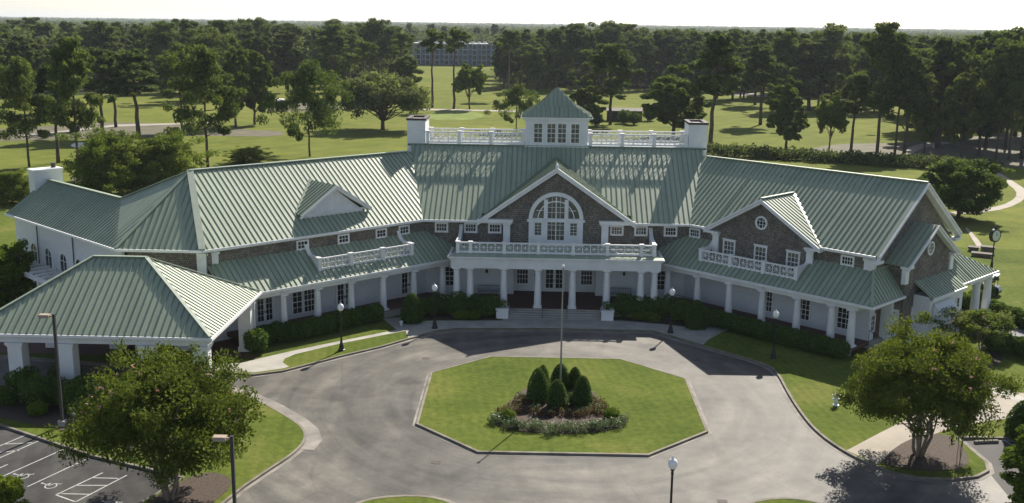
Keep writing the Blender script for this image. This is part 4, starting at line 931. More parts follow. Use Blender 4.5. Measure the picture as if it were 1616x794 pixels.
def pine(key,h,c0,rad,ncl,nl,leaf,lean=.012,mat='pine_needles',spread=1.0,low=0):
    lb=LB(); segs=[]; tp,tr=bend((0,0,-.3),(h*lean*rng.normal(),h*lean*rng.normal(),h*.96),h*.015,h*.004,8,.0035); segs.append((tp,tr))
    def at(z): 
        t=min(max((z+.3)/(h*.96+.3),0),1)*8; i=min(int(t),7); return tp[i]+(tp[i+1]-tp[i])*(t-i)
    for k in range(ncl+low):
        f=(k+rng.uniform(.1,.9))/ncl if k<ncl else rng.uniform(-.12,-.02)
        z=h*(c0+(1-c0)*f); prof=(1-max(f,0))**.7*(.55+.45*math.sin(min(1,max(f,0)*2.2)*math.pi/2)) if f>=0 else .5
        ang=k*2.4+rng.uniform(-.6,.6); R=rad*spread*(.25+.9*prof)*rng.uniform(.55,1.05)
        if f>.9: R*=.3
        c=at(z)+np.array([R*math.cos(ang),R*math.sin(ang),rng.uniform(-.02,.05)*h])
        segs.append(bend(at(z-.035*h),c,h*.0055,h*.0015,4,.05))
        cr=rad*rng.uniform(.34,.54)*(.6 if f<0 else 1)
        lb.clump(c,(cr,cr,cr*.66),int(nl*1.7),leaf*1.1,.45,asp=.38)
        for j in range(3):
            c2=c+rng.normal(size=3)*np.array([cr,cr,cr*.45])*.9; lb.clump(c2,(cr*.5,cr*.5,cr*.36),int(nl*.6),leaf*1.1,.5,asp=.38)
    for q in range(6):
        z=h*rng.uniform(.8,1.0); lb.clump(at(z)+rng.normal(size=3)*rad*.22,(rad*.3,rad*.3,rad*.24),nl,leaf*1.1,.5,asp=.38)
    proto(key,lb.mesh(key+'_crown',[mat]),branch_mesh(key+'_trunk',segs,'bark'),h)
def hard(key,h,c0,rad,ncl,nl,leaf,mat,trunkmat='bark',stems=1,flat=.75,blossom=0,tr=.02,ragged=.25,limb=.5,lowcut=-.35,lobes=0):
    lb=LB(); segs=[]; zc=h*(c0+1)/2; rz_=h*(1-c0)/2
    fork=h*max(c0*.75,.12)
    st=[]
    for s in range(stems):
        a=2*math.pi*s/stems+.4; o_=(.02*h if stems>1 else 0); e=(rad*.28*math.cos(a) if stems>1 else 0,rad*.28*math.sin(a) if stems>1 else 0,zc)
        b=bend((o_*math.cos(a),o_*math.sin(a),-.3),e,h*tr/(1 if stems==1 else 1.5),h*tr*.35,6,.02); segs.append(b); st.append(b[0])
    LBS=[]
    for k in range(ncl):
        d=rng.normal(size=3); d/=np.linalg.norm(d); 
        if d[2]<lowcut: d[2]*=-.6
        d/=np.linalg.norm(d)
        rr=rng.uniform(.45,1.0)**.6*(1+ragged*rng.normal()*.5); c=np.array([0,0,zc])+d*np.array([rad,rad,rz_])*min(rr,1.12)*.86
        if lobes:
            if k<lobes: LBS.append(c)
            else: c=LBS[k%lobes]+rng.normal(size=3)*np.array([rad,rad,rz_])*.20
        cr=rad*rng.uniform(.2,.34)*(.72 if lobes else 1); s=st[k%stems]; j=int(rng.integers(2,len(s)-1))
        if rng.uniform()<limb: segs.append(bend(s[j],c,h*tr*.28,h*tr*.08,4,.05,.06))
        lb.clump(c,(cr,cr,cr*flat),nl,leaf,.42,asp=.6)
        lb.clump(c+np.array([0,0,cr*.2])+rng.normal(size=3)*cr*.55,(cr*.6,cr*.6,cr*.45),nl//3,leaf,.5,asp=.6)
    if blossom:
        m_=blossom; d=rng.normal(size=(m_,3)); d[:,2]=np.abs(d[:,2])*.8-.1; d/=np.linalg.norm(d,axis=1)[:,None]; cc=np.array([0,0,zc])+d*np.array([rad,rad,rz_])*.97
        for c in cc: lb.clump(c,(.14,.14,.12),6,.07,.6,mi=1)
    proto(key,lb.mesh(key+'_crown',[mat]+(['blossom_pink'] if blossom else [])),branch_mesh(key+'_trunk',segs,trunkmat),h)
pine('pine_a',24,.42,4.6,17,150,.42,low=0)
pine('pine_b',24,.52,4.2,13,160,.42,low=0)
pine('pine_c',22,.33,6.0,15,170,.42,low=1,spread=1.1)
pine('pine_slim',24,.74,2.8,9,110,.40,low=0)
pine('pine_sprawl',17,.36,7.0,12,210,.36,low=1,spread=1.25)
hard('dark_tree',19,-.02,5.2,110,150,.40,'hardwood_leaves',ragged=.4,lowcut=-.85,lobes=34)
hard('tall_hardwood',22,.16,4.8,90,130,.44,'forest_leaves',ragged=.4,lowcut=-.8,lobes=34)
hard('live_oak',11,.16,8.2,90,230,.30,'oak_leaves',tr=.04,limb=.8)
hard('lawn_oak',9,.12,5.0,170,230,.19,'hardwood_leaves',tr=.03,lowcut=-.92,lobes=70,flat=1.0,ragged=.12)
pine('young_pine',12,.06,5.2,40,240,.24,mat='young_pine_needles',lean=.01)
hard('small_oak',9.5,.24,4.2,54,160,.28,'hardwood_leaves',ragged=.5,lowcut=-.6,tr=.025)
hard('myrtle',7.6,.18,4.5,280,260,.082,'myrtle_leaves','pale_bark',stems=5,blossom=46,tr=.024,ragged=.14,limb=.3,lowcut=-.6,lobes=40)
hard('small_myrtle',4.2,.12,2.2,34,130,.10,'hardwood_leaves','pale_bark',stems=3,blossom=14,tr=.02,ragged=.4)
hard('evergreen',6.5,.02,2.4,60,220,.13,'bright_leaves',ragged=.4,lowcut=-.95)
def plant_tree(key,x,y,h,label,cat='tree',name=None,group=None,wid=1.0,parts=True,rot=None,z=0):
    crown,trunk,h0=PROTO[key]; s=h/h0
    name=name or ('pine_tree' if 'pine' in key else 'oak_tree' if 'oak' in key else 'tree')
    e=thing(name,label,cat,(x,y,z),group); e.scale=(s*wid,s*wid,s); e.rotation_euler=(0,0,rng.uniform(0,6.28) if rot is None else rot)
    c=bpy.data.objects.new('crown',crown); COL.objects.link(c); c.parent=e
    t=bpy.data.objects.new('trunk',trunk); COL.objects.link(t); t.parent=e
    return e
def tree_px(key,bx,by,ty,label,wpx=None,cat='tree',name=None,group=None,rot=None):
    x,y,_=G(bx,by); h=top_z(bx,ty,y)*PROTO[key][2]/HGT[key]; wid=1.0
    if wpx and 'pine' in key and 'slim' not in key: wpx*=1.18
    if wpx:
        crown,trunk,h0=PROTO[key]; me=WID[key]*h/h0; d=math.hypot(x-CAM[0],y-CAM[1]); wid=(wpx*d/F_PX)/me
    return plant_tree(key,x,y,h,label,cat,name,group,wid,rot=rot)
WID={}; HGT={}
for k,(c,t,h) in PROTO.items():
    a=np.empty(len(c.vertices)*3); c.vertices.foreach_get('co',a); a=a.reshape(-1,3); HGT[k]=float(np.percentile(a[:,2],99.7)); WID[k]=float(np.percentile(a[:,0],99.6)-np.percentile(a[:,0],.4))
# --- prominent trees, left to right
TL=[('pine_c',46,262,92,86,'leftmost tall pine behind the far-left chimney, leaning over the lawn'),
('pine_b',92,256,105,60,'slim pine just right of the leftmost pine, behind the far-left chimney'),
('pine_a',125,283,62,76,'thick-trunked tall pine right behind the far-left wing roof'),
('pine_b',162,214,78,58,'pine beside the left sand bunker, second trunk left of the round young pines'),
('pine_slim',183,200,92,44,'thin pine with a bare lower trunk standing on the pine straw strip'),
('pine_b',219,215,80,72,'open pine with separated branches above the round young pines'),
('pine_a',288,206,70,66,'dense pine left of the broad pine behind the left hip roof'),
('pine_c',328,262,74,112,'broad tall pine rising directly behind the left hip roof peak'),
('dark_tree',372,200,62,66,'dark leafy tree crowded right of the broad pine behind the left roof'),
('dark_tree',402,196,66,62,'dark leafy tree with a ragged right edge above the left wing roof'),
('pine_sprawl',489,246,97,122,'sprawling crooked pine alone behind the middle of the left wing roof'),
('live_oak',604,204,118,118,'wide rounded oak left of the left chimney, casting a shadow on the fairway'),
('pine_slim',574,168,66,36,'thin pine rising behind the wide rounded oak'),
('pine_slim',632,150,52,34,'thin pine at the left end of the grey apartment block'),
('pine_slim',682,169,46,38,'bare-trunked pine in front of the left part of the grey apartment block'),
('pine_slim',716,171,46,38,'bare-trunked pine in front of the middle of the grey apartment block'),
('small_oak',741,172,102,52,'small round-headed tree on the fairway above the left roof railing'),
('pine_slim',802,156,48,38,'thin pine at the right end of the grey apartment block'),
('pine_sprawl',815,206,134,72,'irregular pine directly left of the cupola'),
('small_oak',857,142,98,40,'small umbrella-shaped tree on the far fairway above the cupola roof'),
('pine_a',963,196,70,90,'tall pine with hanging branches just right of the cupola'),
('dark_tree',925,204,128,66,'dark leafy tree touching the right side of the cupola'),
('dark_tree',1062,216,108,112,'large rounded dark tree left of the right chimney'),
('pine_b',1120,238,56,80,'tall pine rising behind the right chimney'),
('pine_b',1200,196,72,60,'pine with a straight bare trunk on the right fairway'),
('dark_tree',1240,236,122,74,'short dense dark tree on the right fairway above the right wing roof'),
('small_oak',1308,238,152,46,'small leafy tree with two lobes left of the tall pine group'),
('pine_b',1343,238,118,50,'mid-height pine at the left edge of the tall pine group'),
('pine_a',1384,240,37,84,'tallest pine, its flat crown rising above the horizon'),
('pine_a',1412,242,72,66,'pine immediately right of the tallest pine'),
('pine_b',1427,240,88,60,'slender pine third from the left in the tall pine group'),
('dark_tree',1458,240,118,56,'dark leafy tree in the gap of the tall pine group beside the cart path'),
('pine_b',1478,232,84,60,'pine overhanging the bend of the pale cart path'),
('dark_tree',1516,246,100,64,'dark full tree left of the dense right edge cluster'),
('tall_hardwood',1545,244,98,60,'tall dark tree with leaves down low in the dense right edge cluster'),
('pine_c',1572,250,64,90,'bulky pine above the lawn oak, in the dense right edge cluster'),
('pine_a',1592,252,70,70,'pine second from the right edge of the picture'),
('pine_b',1612,250,66,70,'pine at the right edge of the picture'),
('young_pine',172,308,208,98,'left one of two round young pines behind the far-left wing roof'),
('young_pine',262,300,213,104,'right one of two round young pines behind the left hip roof'),
('lawn_oak',1512,342,255,120,'neat rounded oak on the lawn beside the right gable end'),
('young_pine',20,320,270,62,'bushy tree behind the far-left chimney at the picture edge'),
('young_pine',392,256,233,52,'low bushy tree behind the ridge of the left wing'),
]
for k,bx,by,ty,wp,lab in TL: tree_px(k,bx,by,ty,lab,wp)
# foreground crape myrtles and companions
tree_px('myrtle',268,788,566,'large leafy crape myrtle with pale trunks beside the parking bays',270,name='crape_myrtle',rot=.5)
tree_px('myrtle',1450,719,524,'large spreading crape myrtle on the mulch bed at the right of the drive',212,name='crape_myrtle',rot=2.2)
tree_px('small_myrtle',1488,540,482,'small crape myrtle close to the awning of the right gable end',66,name='crape_myrtle')
tree_px('small_myrtle',1548,552,490,'small rounded crape myrtle in the mulch circle right of the awning',78,name='crape_myrtle')
tree_px('small_myrtle',1512,742,600,'thin sapling with a bare stem right of the large crape myrtle',40,name='sapling')
tree_px('evergreen',14,498,384,'bright green leafy evergreen at the left edge below the pergola',70,name='evergreen_tree')
tree_px('evergreen',1628,810,688,'bright green evergreen cut off by the lower right corner',90,name='evergreen_tree')
tree_px('evergreen',2,850,752,'leafy bush cut off by the lower left corner',70,name='evergreen_bush')
# --- shrubs
def shrub_mesh(key,rx,ry,rz,n,leaf,mat,cone=0,lump=.08,mats=None):
    lb=LB(); d=rng.normal(size=(n,3)); d/=np.linalg.norm(d,axis=1)[:,None]
    ph=rng.uniform(0,6.28,6); lm=1+lump*(np.sin(d[:,0]*5+ph[0])*np.sin(d[:,1]*5+ph[1])+.7*np.sin(d[:,2]*7+ph[2]))
    rr=rng.uniform(.86,1.03,n)*lm; p=d*rr[:,None]; z=(p[:,2]+1)/2
    if cone: 
        z=rng.uniform(0,1,n); q=rng.uniform(0,6.28,n); pr=np.sqrt(np.clip(1-z**1.6,0,1))*(.86+.2*np.clip(z*4,0,1)); pr*=rng.uniform(.9,1.03,n)*(1+lump*np.sin(q*4+ph[0])*np.sin(z*9)); p=np.stack([np.cos(q)*pr,np.sin(q)*pr,z*2-1],1)
    P=np.stack([p[:,0]*rx,p[:,1]*ry,z*2*rz],1)
    lb.leaves(P,leaf,asp=.6,up=.5)
    mb=MB(); prf=[(.02,.05)]+[((.86*math.sin(math.pi*i/8) if not cone else .82*math.sqrt(max(0,1-(i/8)**1.6))*(.86+.2*min(1,i/2)))+.001,.04+1.8*i/8) for i in range(0,9)]
    V=[];b=[]
    mb.lathe((0,0,0),[(max(.01,r),z) for r,z in prf],10)
    core=np.array(mb.v)*np.array([rx,ry,rz])
    # core faces as quads
    for f in mb.f:
        if len(f)==4:
            lb.P.append(core[list(f)]); lb.T.append(np.array([.15])); lb.mi.append(np.array([0]))
    me=lb.mesh(key,[mat]); return me
SH={}
SH['round']=[shrub_mesh('shrub',.62,.62,.62,900,.075,'shrub_leaves') for _ in range(3)]
SH['big']=[shrub_mesh('shrub',1.1,1.0,1.0,1700,.09,'shrub_leaves',lump=.14) for _ in range(3)]
SH['cone']=[shrub_mesh('conifer',.82,.82,1.55,2600,.075,'shrub_leaves',cone=1,lump=.03) for _ in range(3)]
SH['bright']=[shrub_mesh('shrub',.62,.62,.5,700,.075,'bright_leaves')]
SH['russet']=[shrub_mesh('shrub',.62,.62,.36,420,.075,'russet_leaves',lump=.25) for _ in range(3)]
SH['silver']=[shrub_mesh('shrub',.62,.62,.36,520,.065,'silver_leaves',lump=.2) for _ in range(3)]
def shrub(kind,x,y,label,s=1.0,group=None,name='shrub',cat='shrub',sc=None,z=0):
    me=random.choice(SH[kind]); o=bpy.data.objects.new(name,me); COL.objects.link(o); o.location=(x,y,z); o.rotation_euler=(0,0,random.uniform(0,6.28)); o.scale=sc or (s,s,s*random.uniform(.92,1.08)); return tag(o,label,cat,group)
# topiary cones in the island bed
for (bx,by,ty,wp,lab) in ((849,633,582,31,'front left clipped cone conifer in the island bed, left of the flagpole'),(879,643,600,30,'clipped cone conifer at the front of the island bed, before the flagpole'),(919,640,594,27,'clipped cone conifer at the right of the island bed'),(856,622,577,22,'clipped cone conifer half hidden behind the front left cone'),(884,612,575,28,'clipped cone conifer behind the foot of the flagpole'),(907,612,580,21,'small clipped cone conifer at the back right of the island bed')):
    x,y,_=G(bx,by); h=top_z(bx,ty,y); d=math.hypot(x-CAM[0],y-CAM[1]); r=wp*d/F_PX/2
    shrub('cone',x,y,lab,name='cone_conifer',cat='conifer',sc=(r/.68,r/.68,h/3.05))
for px,py,lab in ((801,664,'round bright green shrub at the left end of the flower bed'),(964,662,'round bright green shrub at the right end of the flower bed'),(908,640,'low dark shrub at the foot of the right cone conifer')):
    x,y,_=G(px,py); shrub('bright' if py>650 else 'round',x,y,lab,.85,sc=(.8,.8,.75))
# front flower border (massed silver-green planting) and russet planting
def mass(name,label,key,pts,r,hh,n,leaf,mat,cat='flowers',extra=None):
    lb=LB(); P=[]
    for i in range(len(pts)-1):
        a,b=np.array(G2(*pts[i])),np.array(G2(*pts[i+1])); m_=max(2,int(np.linalg.norm(b-a)/.28))
        for k in range(m_): P.append(a+(b-a)*k/m_)
    for p in P:
        for q in range(2):
            c=p+rng.normal(size=2)*r*.45; rr=rng.uniform(.28,.45); lb.clump((c[0],c[1],hh*.42),(rr,rr,hh*.5),n,leaf,.4,asp=.6)
            if extra and rng.uniform()<.7: lb.clump((c[0],c[1],hh*.8),(rr*.8,rr*.8,hh*.2),extra[1],leaf*.8,.5,asp=.7,mi=1)
    me=lb.mesh(name,[mat]+([extra[0]] if extra else [])); o=bpy.data.objects.new(name,me); COL.objects.link(o); o['kind']='stuff'; return tag(o,label,cat)
mass('flower_border','low silver-green flowering border curving along the front of the island bed','s',[(779,667),(800,674),(850,679),(900,681),(950,677),(990,668)],.55,.62,120,.05,'silver_leaves',extra=('flower_white',7))
mass('flower_planting','russet and pink low flowers between the cone conifers and the front border','r',[(790,655),(812,648),(840,655),(880,657),(920,655),(950,648),(972,655)],.6,.5,60,.055,'russet_leaves',extra=('silver_leaves',10))
mass('flower_planting','pale pink low blooms at the left slope of the island bed','r',[(812,640),(826,628),(838,640),(845,650)],.5,.4,26,.07,'russet_leaves',extra=('silver_leaves',12))
mass('flower_planting','low blooms at the right slope of the island bed','r',[(938,632),(950,645),(945,652),(935,655)],.4,.4,26,.07,'russet_leaves',extra=('silver_leaves',12))
# foundation planting, left wing
pl_=[(405,556,'bright-topped round shrub in the sun at the porte cochere corner'),(418,545,None),(438,540,None),(457,538,None),(478,534,None),(497,530,None),(516,526,None),(536,521,None),(556,515,None),(574,510,None),(592,507,None)]
for i,(px,py,lab) in enumerate(pl_):
    x,y,_=G(px,py); shrub('round',x,y,lab or 'round clipped shrub in the row along the left porch',1.25 if i else 1.45,None if lab else 'round shrubs along the left porch')
x,y,_=G(650,508); shrub('cone',x,y,'large egg-shaped clipped shrub at the left porch path',sc=(1.15,1.15,.78))
x,y,_=G(1098,517); shrub('cone',x,y,'large egg-shaped clipped shrub at the right porch path',sc=(1.15,1.15,.74))
for px,py in ((676,498),(692,496),(722,497),(748,497),(772,499)): x,y,_=G(px,py); shrub('big',x,y,'dark shrub in the massed planting left of the front steps',random.uniform(.85,1.1),'massed shrubs left of the steps')
for px,py in ((985,500),(1008,499),(1032,500),(1056,503),(1076,507)): x,y,_=G(px,py); shrub('big',x,y,'dark shrub in the massed planting right of the front steps',random.uniform(.85,1.1),'massed shrubs right of the steps')
for px,py in ((730,503),(750,503),(1010,505),(1030,506)): x,y,_=G(px,py); shrub('bright',x,y,'low pale-edged shrub at the front of the bed '+('left' if px<800 else 'right')+' of the steps',.9,'low shrubs '+('left' if px<800 else 'right')+' of the steps',sc=(1.4,.7,.7))
for i in range(17):
    t=i/16; u=4.7+12.2*t; p=FR(u,1.25,0); shrub('round',p[0],p[1],'round clipped shrub in the row along the right porch',1.25,'round shrubs along the right porch',sc=(1.35,1.35,1.1))
# PC planting bed
for px,py,k,lab in ((38,622,'big',0),(62,640,'big',0),(85,638,'big',0),(118,648,'big',0),(148,645,'big',0),(170,628,'big',0),(15,640,'round',0),(60,655,'bright','small bright shrub beside the leftmost parking sign'),(130,640,'big',0),(105,612,'big',0),(190,640,'big',0)):
    x,y,_=G(px,py); shrub(k,x,y,lab or 'dark shrub in the bed before the porte cochere pillars',.95,None if lab else 'dark shrubs before the porte cochere')
# right side hedges
for i in range(9):
    px=1562+i*10; x,y,_=G(px,552+i*2.0); shrub('big',x,y,'shrub of the thick hedge at the right edge beside the lawn',.75,'thick right edge hedge')
for px,py,lab in ((1540,480,0),(1556,470,0),(1530,488,0),(1516,483,0)): x,y,_=G(px,py); shrub('round',x,y,'round shrub at the foot of the back porch columns',1.15,'shrubs at the back porch columns')
for i in range(9): x,y,_=G(1558+i*9,494+i*3.6); shrub('round',x,y,'small shrub in the row edging the cart road',1.1,'shrubs edging the cart road')
x,y,_=G(1614,690); shrub('cone',x,y,'dark upright evergreen at the right edge beside the small parking',sc=(1.3,1.3,.75),name='upright_evergreen')
# fairway hedge
lb=LB()
for px in range(1120,1575,7):
    for q in range(2):
        a=np.array(G2(px,243+(px-1120)*.062+rng.uniform(-2,2))); hh=rng.uniform(1.6,2.4); lb.clump((a[0],a[1],hh*.5),(1.6,1.6,hh*.55),70,.28,.4,asp=.6)
me=lb.mesh('hedge',['forest_leaves']); o=bpy.data.objects.new('hedge',me); COL.objects.link(o); tag(o,'long dark hedge running across the fairway behind the right wing roof','hedge')
for px,py,k in ((1000,196,.9),(985,194,.8),(1025,190,.9),(940,198,.8)):
    x,y,_=G(px,py); shrub('big',x,y,'bushy shrub beside the low dark shelter on the fairway',1.6,'shrubs by the low dark shelter')
# ================================================================== STREET FURNITURE
def lamp():
    t=thing('lamp_post','','lamp post',(0,0,0))
    mb=MB(); mb.lathe((0,0,0),[(.26,0),(.26,.08),(.2,.12),(.16,.4),(.11,.55),(.08,.75),(.06,.9),(.055,2.75),(.075,2.78),(.075,2.84),(.05,2.9),(.11,3.02),(.12,3.06)],14); mb.build('post','black_metal',t)
    mb=MB(); mb.lathe((0,0,0),[(.12,3.06),(.19,3.14),(.235,3.28),(.23,3.40),(.17,3.52),(.08,3.58)],16); mb.build('globe','lamp_globe',t,smooth=True)
    mb=MB(); mb.lathe((0,0,0),[(.09,3.575),(.06,3.62),(.03,3.68),(.015,3.74)],10); mb.build('finial','lamp_globe',t)
    return t
L0=lamp()
for i,(px,py,lab) in enumerate(((539,553,'black lamp post with white globe on the sunny grass strip by the left porch'),(686,518,'black lamp post with white globe on the plaza left of the front steps'),(1058,525,'black lamp post with white globe on the plaza right of the front steps'),(1220,565,'black lamp post with white globe on the shaded lawn by the right porch'),(1057,832,'black lamp post with white globe in the foreground before the island'))):
    x,y,_=G(px,py); o=L0 if i==0 else dup(L0,(x,y,0),label=lab); o.location=(x,y,0); o['label']=lab; o.rotation_euler=(0,0,.4*i)
def pole_light(x,y,h,label,ang):
    t=thing('pole_light',label,'light pole',(x,y,0)); f=Fr((x,y),(math.cos(ang),math.sin(ang)),(-math.sin(ang),math.cos(ang)))
    mb=MB(); mb.box(f,-.075,.075,-.075,.075,0,h); mb.build('pole','bronze_metal',t)
    mb=MB(); mb.box(f,-.2,.2,-.2,.2,-.1,.35); mb.build('footing','concrete',t)
    mb=MB(); mb.box(f,.075,.25,-.04,.04,h-.16,h-.08); mb.box(f,.25,.85,-.18,.18,h-.22,h-.02); mb.build('lamp_head','tan_metal',t)
    mb=MB(); mb.box(f,.3,.8,-.14,.14,h-.235,h-.221); mb.build('lens','grey_metal',t); return t
x,y,_=G(99,672); pole_light(x,y,6.95,'tall dark pole light at the planting bed beside the porte cochere',math.pi)
x,y,_=G(373,850); pole_light(x,y,top_z(362,688,y),'tall dark pole light in the foreground beside the large crape myrtle',math.pi)
# flagpole
x,y,_=G(884,625); fp=thing('flagpole','bare white flagpole in the middle of the island bed','flagpole',(x,y,0))
mb=MB(); mb.tube([(x,y,0),(x,y,4),(x,y,8.7)],[.075,.06,.04],10); mb.build('pole','grey_metal',fp)
mb=MB(); mb.ball((x,y,8.78),.10,12); mb.build('finial_ball','lamp_globe',fp); mb=MB(); mb.lathe((x,y,0),[(.3,0),(.3,.12),(.15,.2),(.1,.35)],12); mb.build('base','white_paint',fp)
# hydrant
x,y,_=G(1319,640); hy=thing('fire_hydrant','silver and white fire hydrant on the right lawn','hydrant',(x,y,0))
mb=MB(); mb.lathe((x,y,0),[(.2,0),(.2,.06),(.13,.08),(.12,.55),(.17,.57),(.17,.63),(.15,.66),(.11,.78),(.04,.84),(.04,.9)],14); mb.build('barrel','hydrant_silver',hy)
for a in (0,math.pi,-math.pi/2): mb=MB(); mb.tube([(x+.1*math.cos(a),y+.1*math.sin(a),.42),(x+.24*math.cos(a),y+.24*math.sin(a),.42)],.07,10); mb.build('outlet_cap','white_trim',hy)
mb=MB(); mb.box(Fr((x,y),(1,0),(0,-1)),-.28,.28,-.03,.03,.66,.74); mb.build('top_nut','white_trim',hy)
# planters
for px,lab in ((795,'white square planter with a leafy plant at the left end of the front steps'),(959,'white square planter with a leafy plant at the right end of the front steps')):
    s=-1 if px<870 else 1; x,y=s*4.35,-1.15; t=thing('planter',lab,'planter',(x,y,0)); f=Fr((x,y),(1,0),(0,-1))
    mb=MB(); mb.box(f,-.5,.5,-.5,.5,0,.75); mb.box(f,-.56,.56,-.56,.56,.75,.87); mb.build('box','white_paint',t)
    lb=LB(); lb.clump((0,0,1.15),(.55,.5,.42),220,.09,.45,asp=.5); me=lb.mesh('foliage',['bright_leaves' if s<0 else 'shrub_leaves']); o=bpy.data.objects.new('plant',me); COL.objects.link(o); o.parent=t
# porch benches
def bench(x,y,lab):
    t=thing('porch_bench',lab,'bench',(x,y,.6)); f=Fr((x,y),(1,0),(0,-1))
    mb=MB(); mb.box(f,-.95,.95,-.25,.25,1.02,1.07); mb.build('seat','grey_metal',t)
    mb=MB(); mb.box(f,-.95,.95,-.3,-.25,1.45,1.52); mb.box(f,-.95,.95,-.3,-.25,1.12,1.17)
    for k in range(9): mb.box(f,-.9+.222*k,-.86+.222*k,-.29,-.26,1.17,1.45)
    mb.build('backrest','grey_metal',t)
    for sx in (-.92,.86):
        for d in (-.28,.2): mb=MB(); mb.box(f,sx,sx+.06,d,d+.06,.6,1.02 if d>0 else 1.45); mb.build('leg','grey_metal',t)
    for sx in (-.97,.91): mb=MB(); mb.box(f,sx,sx+.06,-.25,.25,1.25,1.3); mb.build('armrest','grey_metal',t)
bench(-5.75,3.4,'metal porch bench against the wall left of the entrance'); bench(5.75,3.4,'metal porch bench against the wall right of the entrance')
# parking signs and wheel stops
for px,py,lab in ((53,642,'small white parking sign post, the left one in the bed before the porte cochere'),(117,676,'small white parking sign post, the right one beside the crape myrtle')):
    x,y,_=G(px,py); t=thing('parking_sign',lab,'sign',(x,y,0)); f=Fr((x,y),(1,0),(0,-1)); mb=MB(); mb.tube([(x,y,0),(x,y,1.3)],.03,6); mb.build('post','grey_metal',t); mb=MB(); mb.box(f,-.15,.15,.03,.045,.85,1.32); mb.build('sign_panel','white_trim',t)
for a,b,lab in (((1510,691),(1541,690),'concrete wheel stop at the kerb behind the sapling'),((1538,697),(1575,695.5),'concrete wheel stop in the small right parking bay')):
    a,b=G(*a),G(*b); mb=MB(); mb.beam((a[0],a[1],-.03),(b[0],b[1],-.03),.18,.16); tag(mb.build('wheel_stop','kerb_stone',loc=a),lab,'wheel stop')
# garden ornaments on path corners
for px,py,lab in ((633,514,'small pale ground light beside the left egg-shaped shrub'),(1114,511,'small pale ground light beside the right egg-shaped shrub')):
    x,y,_=G(px,py); mb=MB(); mb.lathe((x,y,0),[(.1,0),(.1,.25),(.16,.27),(.14,.38),(.03,.42)],10); tag(mb.build('ground_light','canvas',loc=(x,y,0)),lab,'light')
# utility box
x,y,_=G(1532,530); t=thing('utility_box','grey utility box with a pale lid between the small crape myrtles','utility box',(x,y,0)); f=Fr((x,y),(.8,-.6),(-.6,-.8))
mb=MB(); mb.box(f,-.5,.5,-.35,.35,0,1.2); mb.build('cabinet','bronze_metal',t); mb=MB(); mb.box(f,-.55,.55,-.4,.4,1.2,1.32); mb.build('lid','canvas',t)
# post clock
x,y,_=G(1564,428); ck=thing('post_clock','black street clock on a tall slim post beside the cart road','clock',(x,y,0)); ch_=top_z(1567,360,y)
mb=MB(); mb.lathe((x,y,0),[(.28,0),(.28,.15),(.16,.3),(.12,.9),(.07,1.1),(.06,ch_-1.35),(.12,ch_-1.3)],12); mb.build('post','black_metal',ck)
hd=Fr((x,y),(.88,.47),(.47,-.88)); cz=ch_-.75
def disc(fr,r,d0,d1,z,name,mat,par,n=24):
    mb=MB(); mb.plate([fr(r*math.cos(2*math.pi*i/n),d1,z+r*math.sin(2*math.pi*i/n)) for i in range(n)],v3(fr(0,d0-d1,0))-v3(fr(0,0,0))); return mb.build(name,mat,par)
hs=disc(hd,.68,-.16,.16,cz,'clock_case','black_metal',ck)
for d0,d1,sg in ((.161,.18,1),(-.18,-.161,-1)):
    fc=disc(hd,.54,d0,d1,cz,'clock_dial','clock_face',ck); mb=MB(); dd=d1+.002 if sg>0 else d0-.014
    mb.box(hd,-.02,.02,dd,dd+.012,cz-.05,cz+.38); mb.beam(hd(0,dd+.02,cz),hd(.24,dd+.02,cz+.12),.03,.01,hd.v.tolist()+[0]); mb.build('hands','black_metal',fc)
mb=MB(); mb.lathe((x,y,cz+.66),[(.2,0),(.12,.08),(.05,.2),(.02,.3)],10); mb.build('finial','black_metal',ck)
# stone ledges near the clock
for px,py,w_,h_,lab in ((1536,396,1.3,.5,'low stone block left of the post clock'),(1558,400,1.8,.9,'taller stone block just left of the post clock'),(1549,405,2.6,.4,'long low stone ledge left of the post clock'),(1568,438,1.2,.6,'stone block at the foot of the post clock path')):
    x,y,_=G(px,py); w_*=.75;h_*=.75; f=Fr((x,y),(.9,-.43),(-.43,-.9)); mb=MB(); mb.box(f,-w_/2,w_/2,-.4,.4,-.14,h_); mb.box(f,-w_/2-.08,w_/2+.08,-.48,.48,h_,h_+.12); tag(mb.build('stone_ledge','stone_block',loc=(x,y,0)),lab,'stone ledge')
sheet('edging_path',gp([(1523,358),(1527,358),(1545,378),(1556,395),(1572,420),(1578,440),(1572,455),(1562,452),(1566,436),(1560,420),(1548,398)]),-.1,'path_tan')
# golf cart
x,y,_=G(1557,464); ga=-.65; f=Fr((x,y),(math.cos(ga),math.sin(ga)),(-math.sin(ga),math.cos(ga)))
gc=thing('golf_cart','dark golf cart with a white roof parked behind the back porch column','golf cart',(x,y,0))
mb=MB(); mb.box(f,-1.15,1.15,-.58,.58,.28,.55); mb.hexa([f(.55,.55,.55),f(1.2,.5,.55),f(1.2,-.5,.55),f(.55,-.55,.55),f(.6,.5,.98),f(1.0,.42,.85),f(1.0,-.42,.85),f(.6,-.5,.98)]); mb.box(f,-1.2,-.35,-.56,.56,.55,.78); mb.build('body','cart_body',gc)
mb=MB(); mb.box(f,-.55,.0,-.52,.52,.78,.92); mb.build('seat','cart_seat',gc); mb=MB(); mb.box(f,-.62,-.5,-.5,.5,.95,1.3); mb.build('backrest','cart_seat',gc)
mb=MB(); mb.box(f,-1.0,.85,-.58,.58,1.86,1.93); mb.box(f,-.95,.8,-.53,.53,1.93,1.96); mb.build('roof','white_trim',gc)
mb=MB()
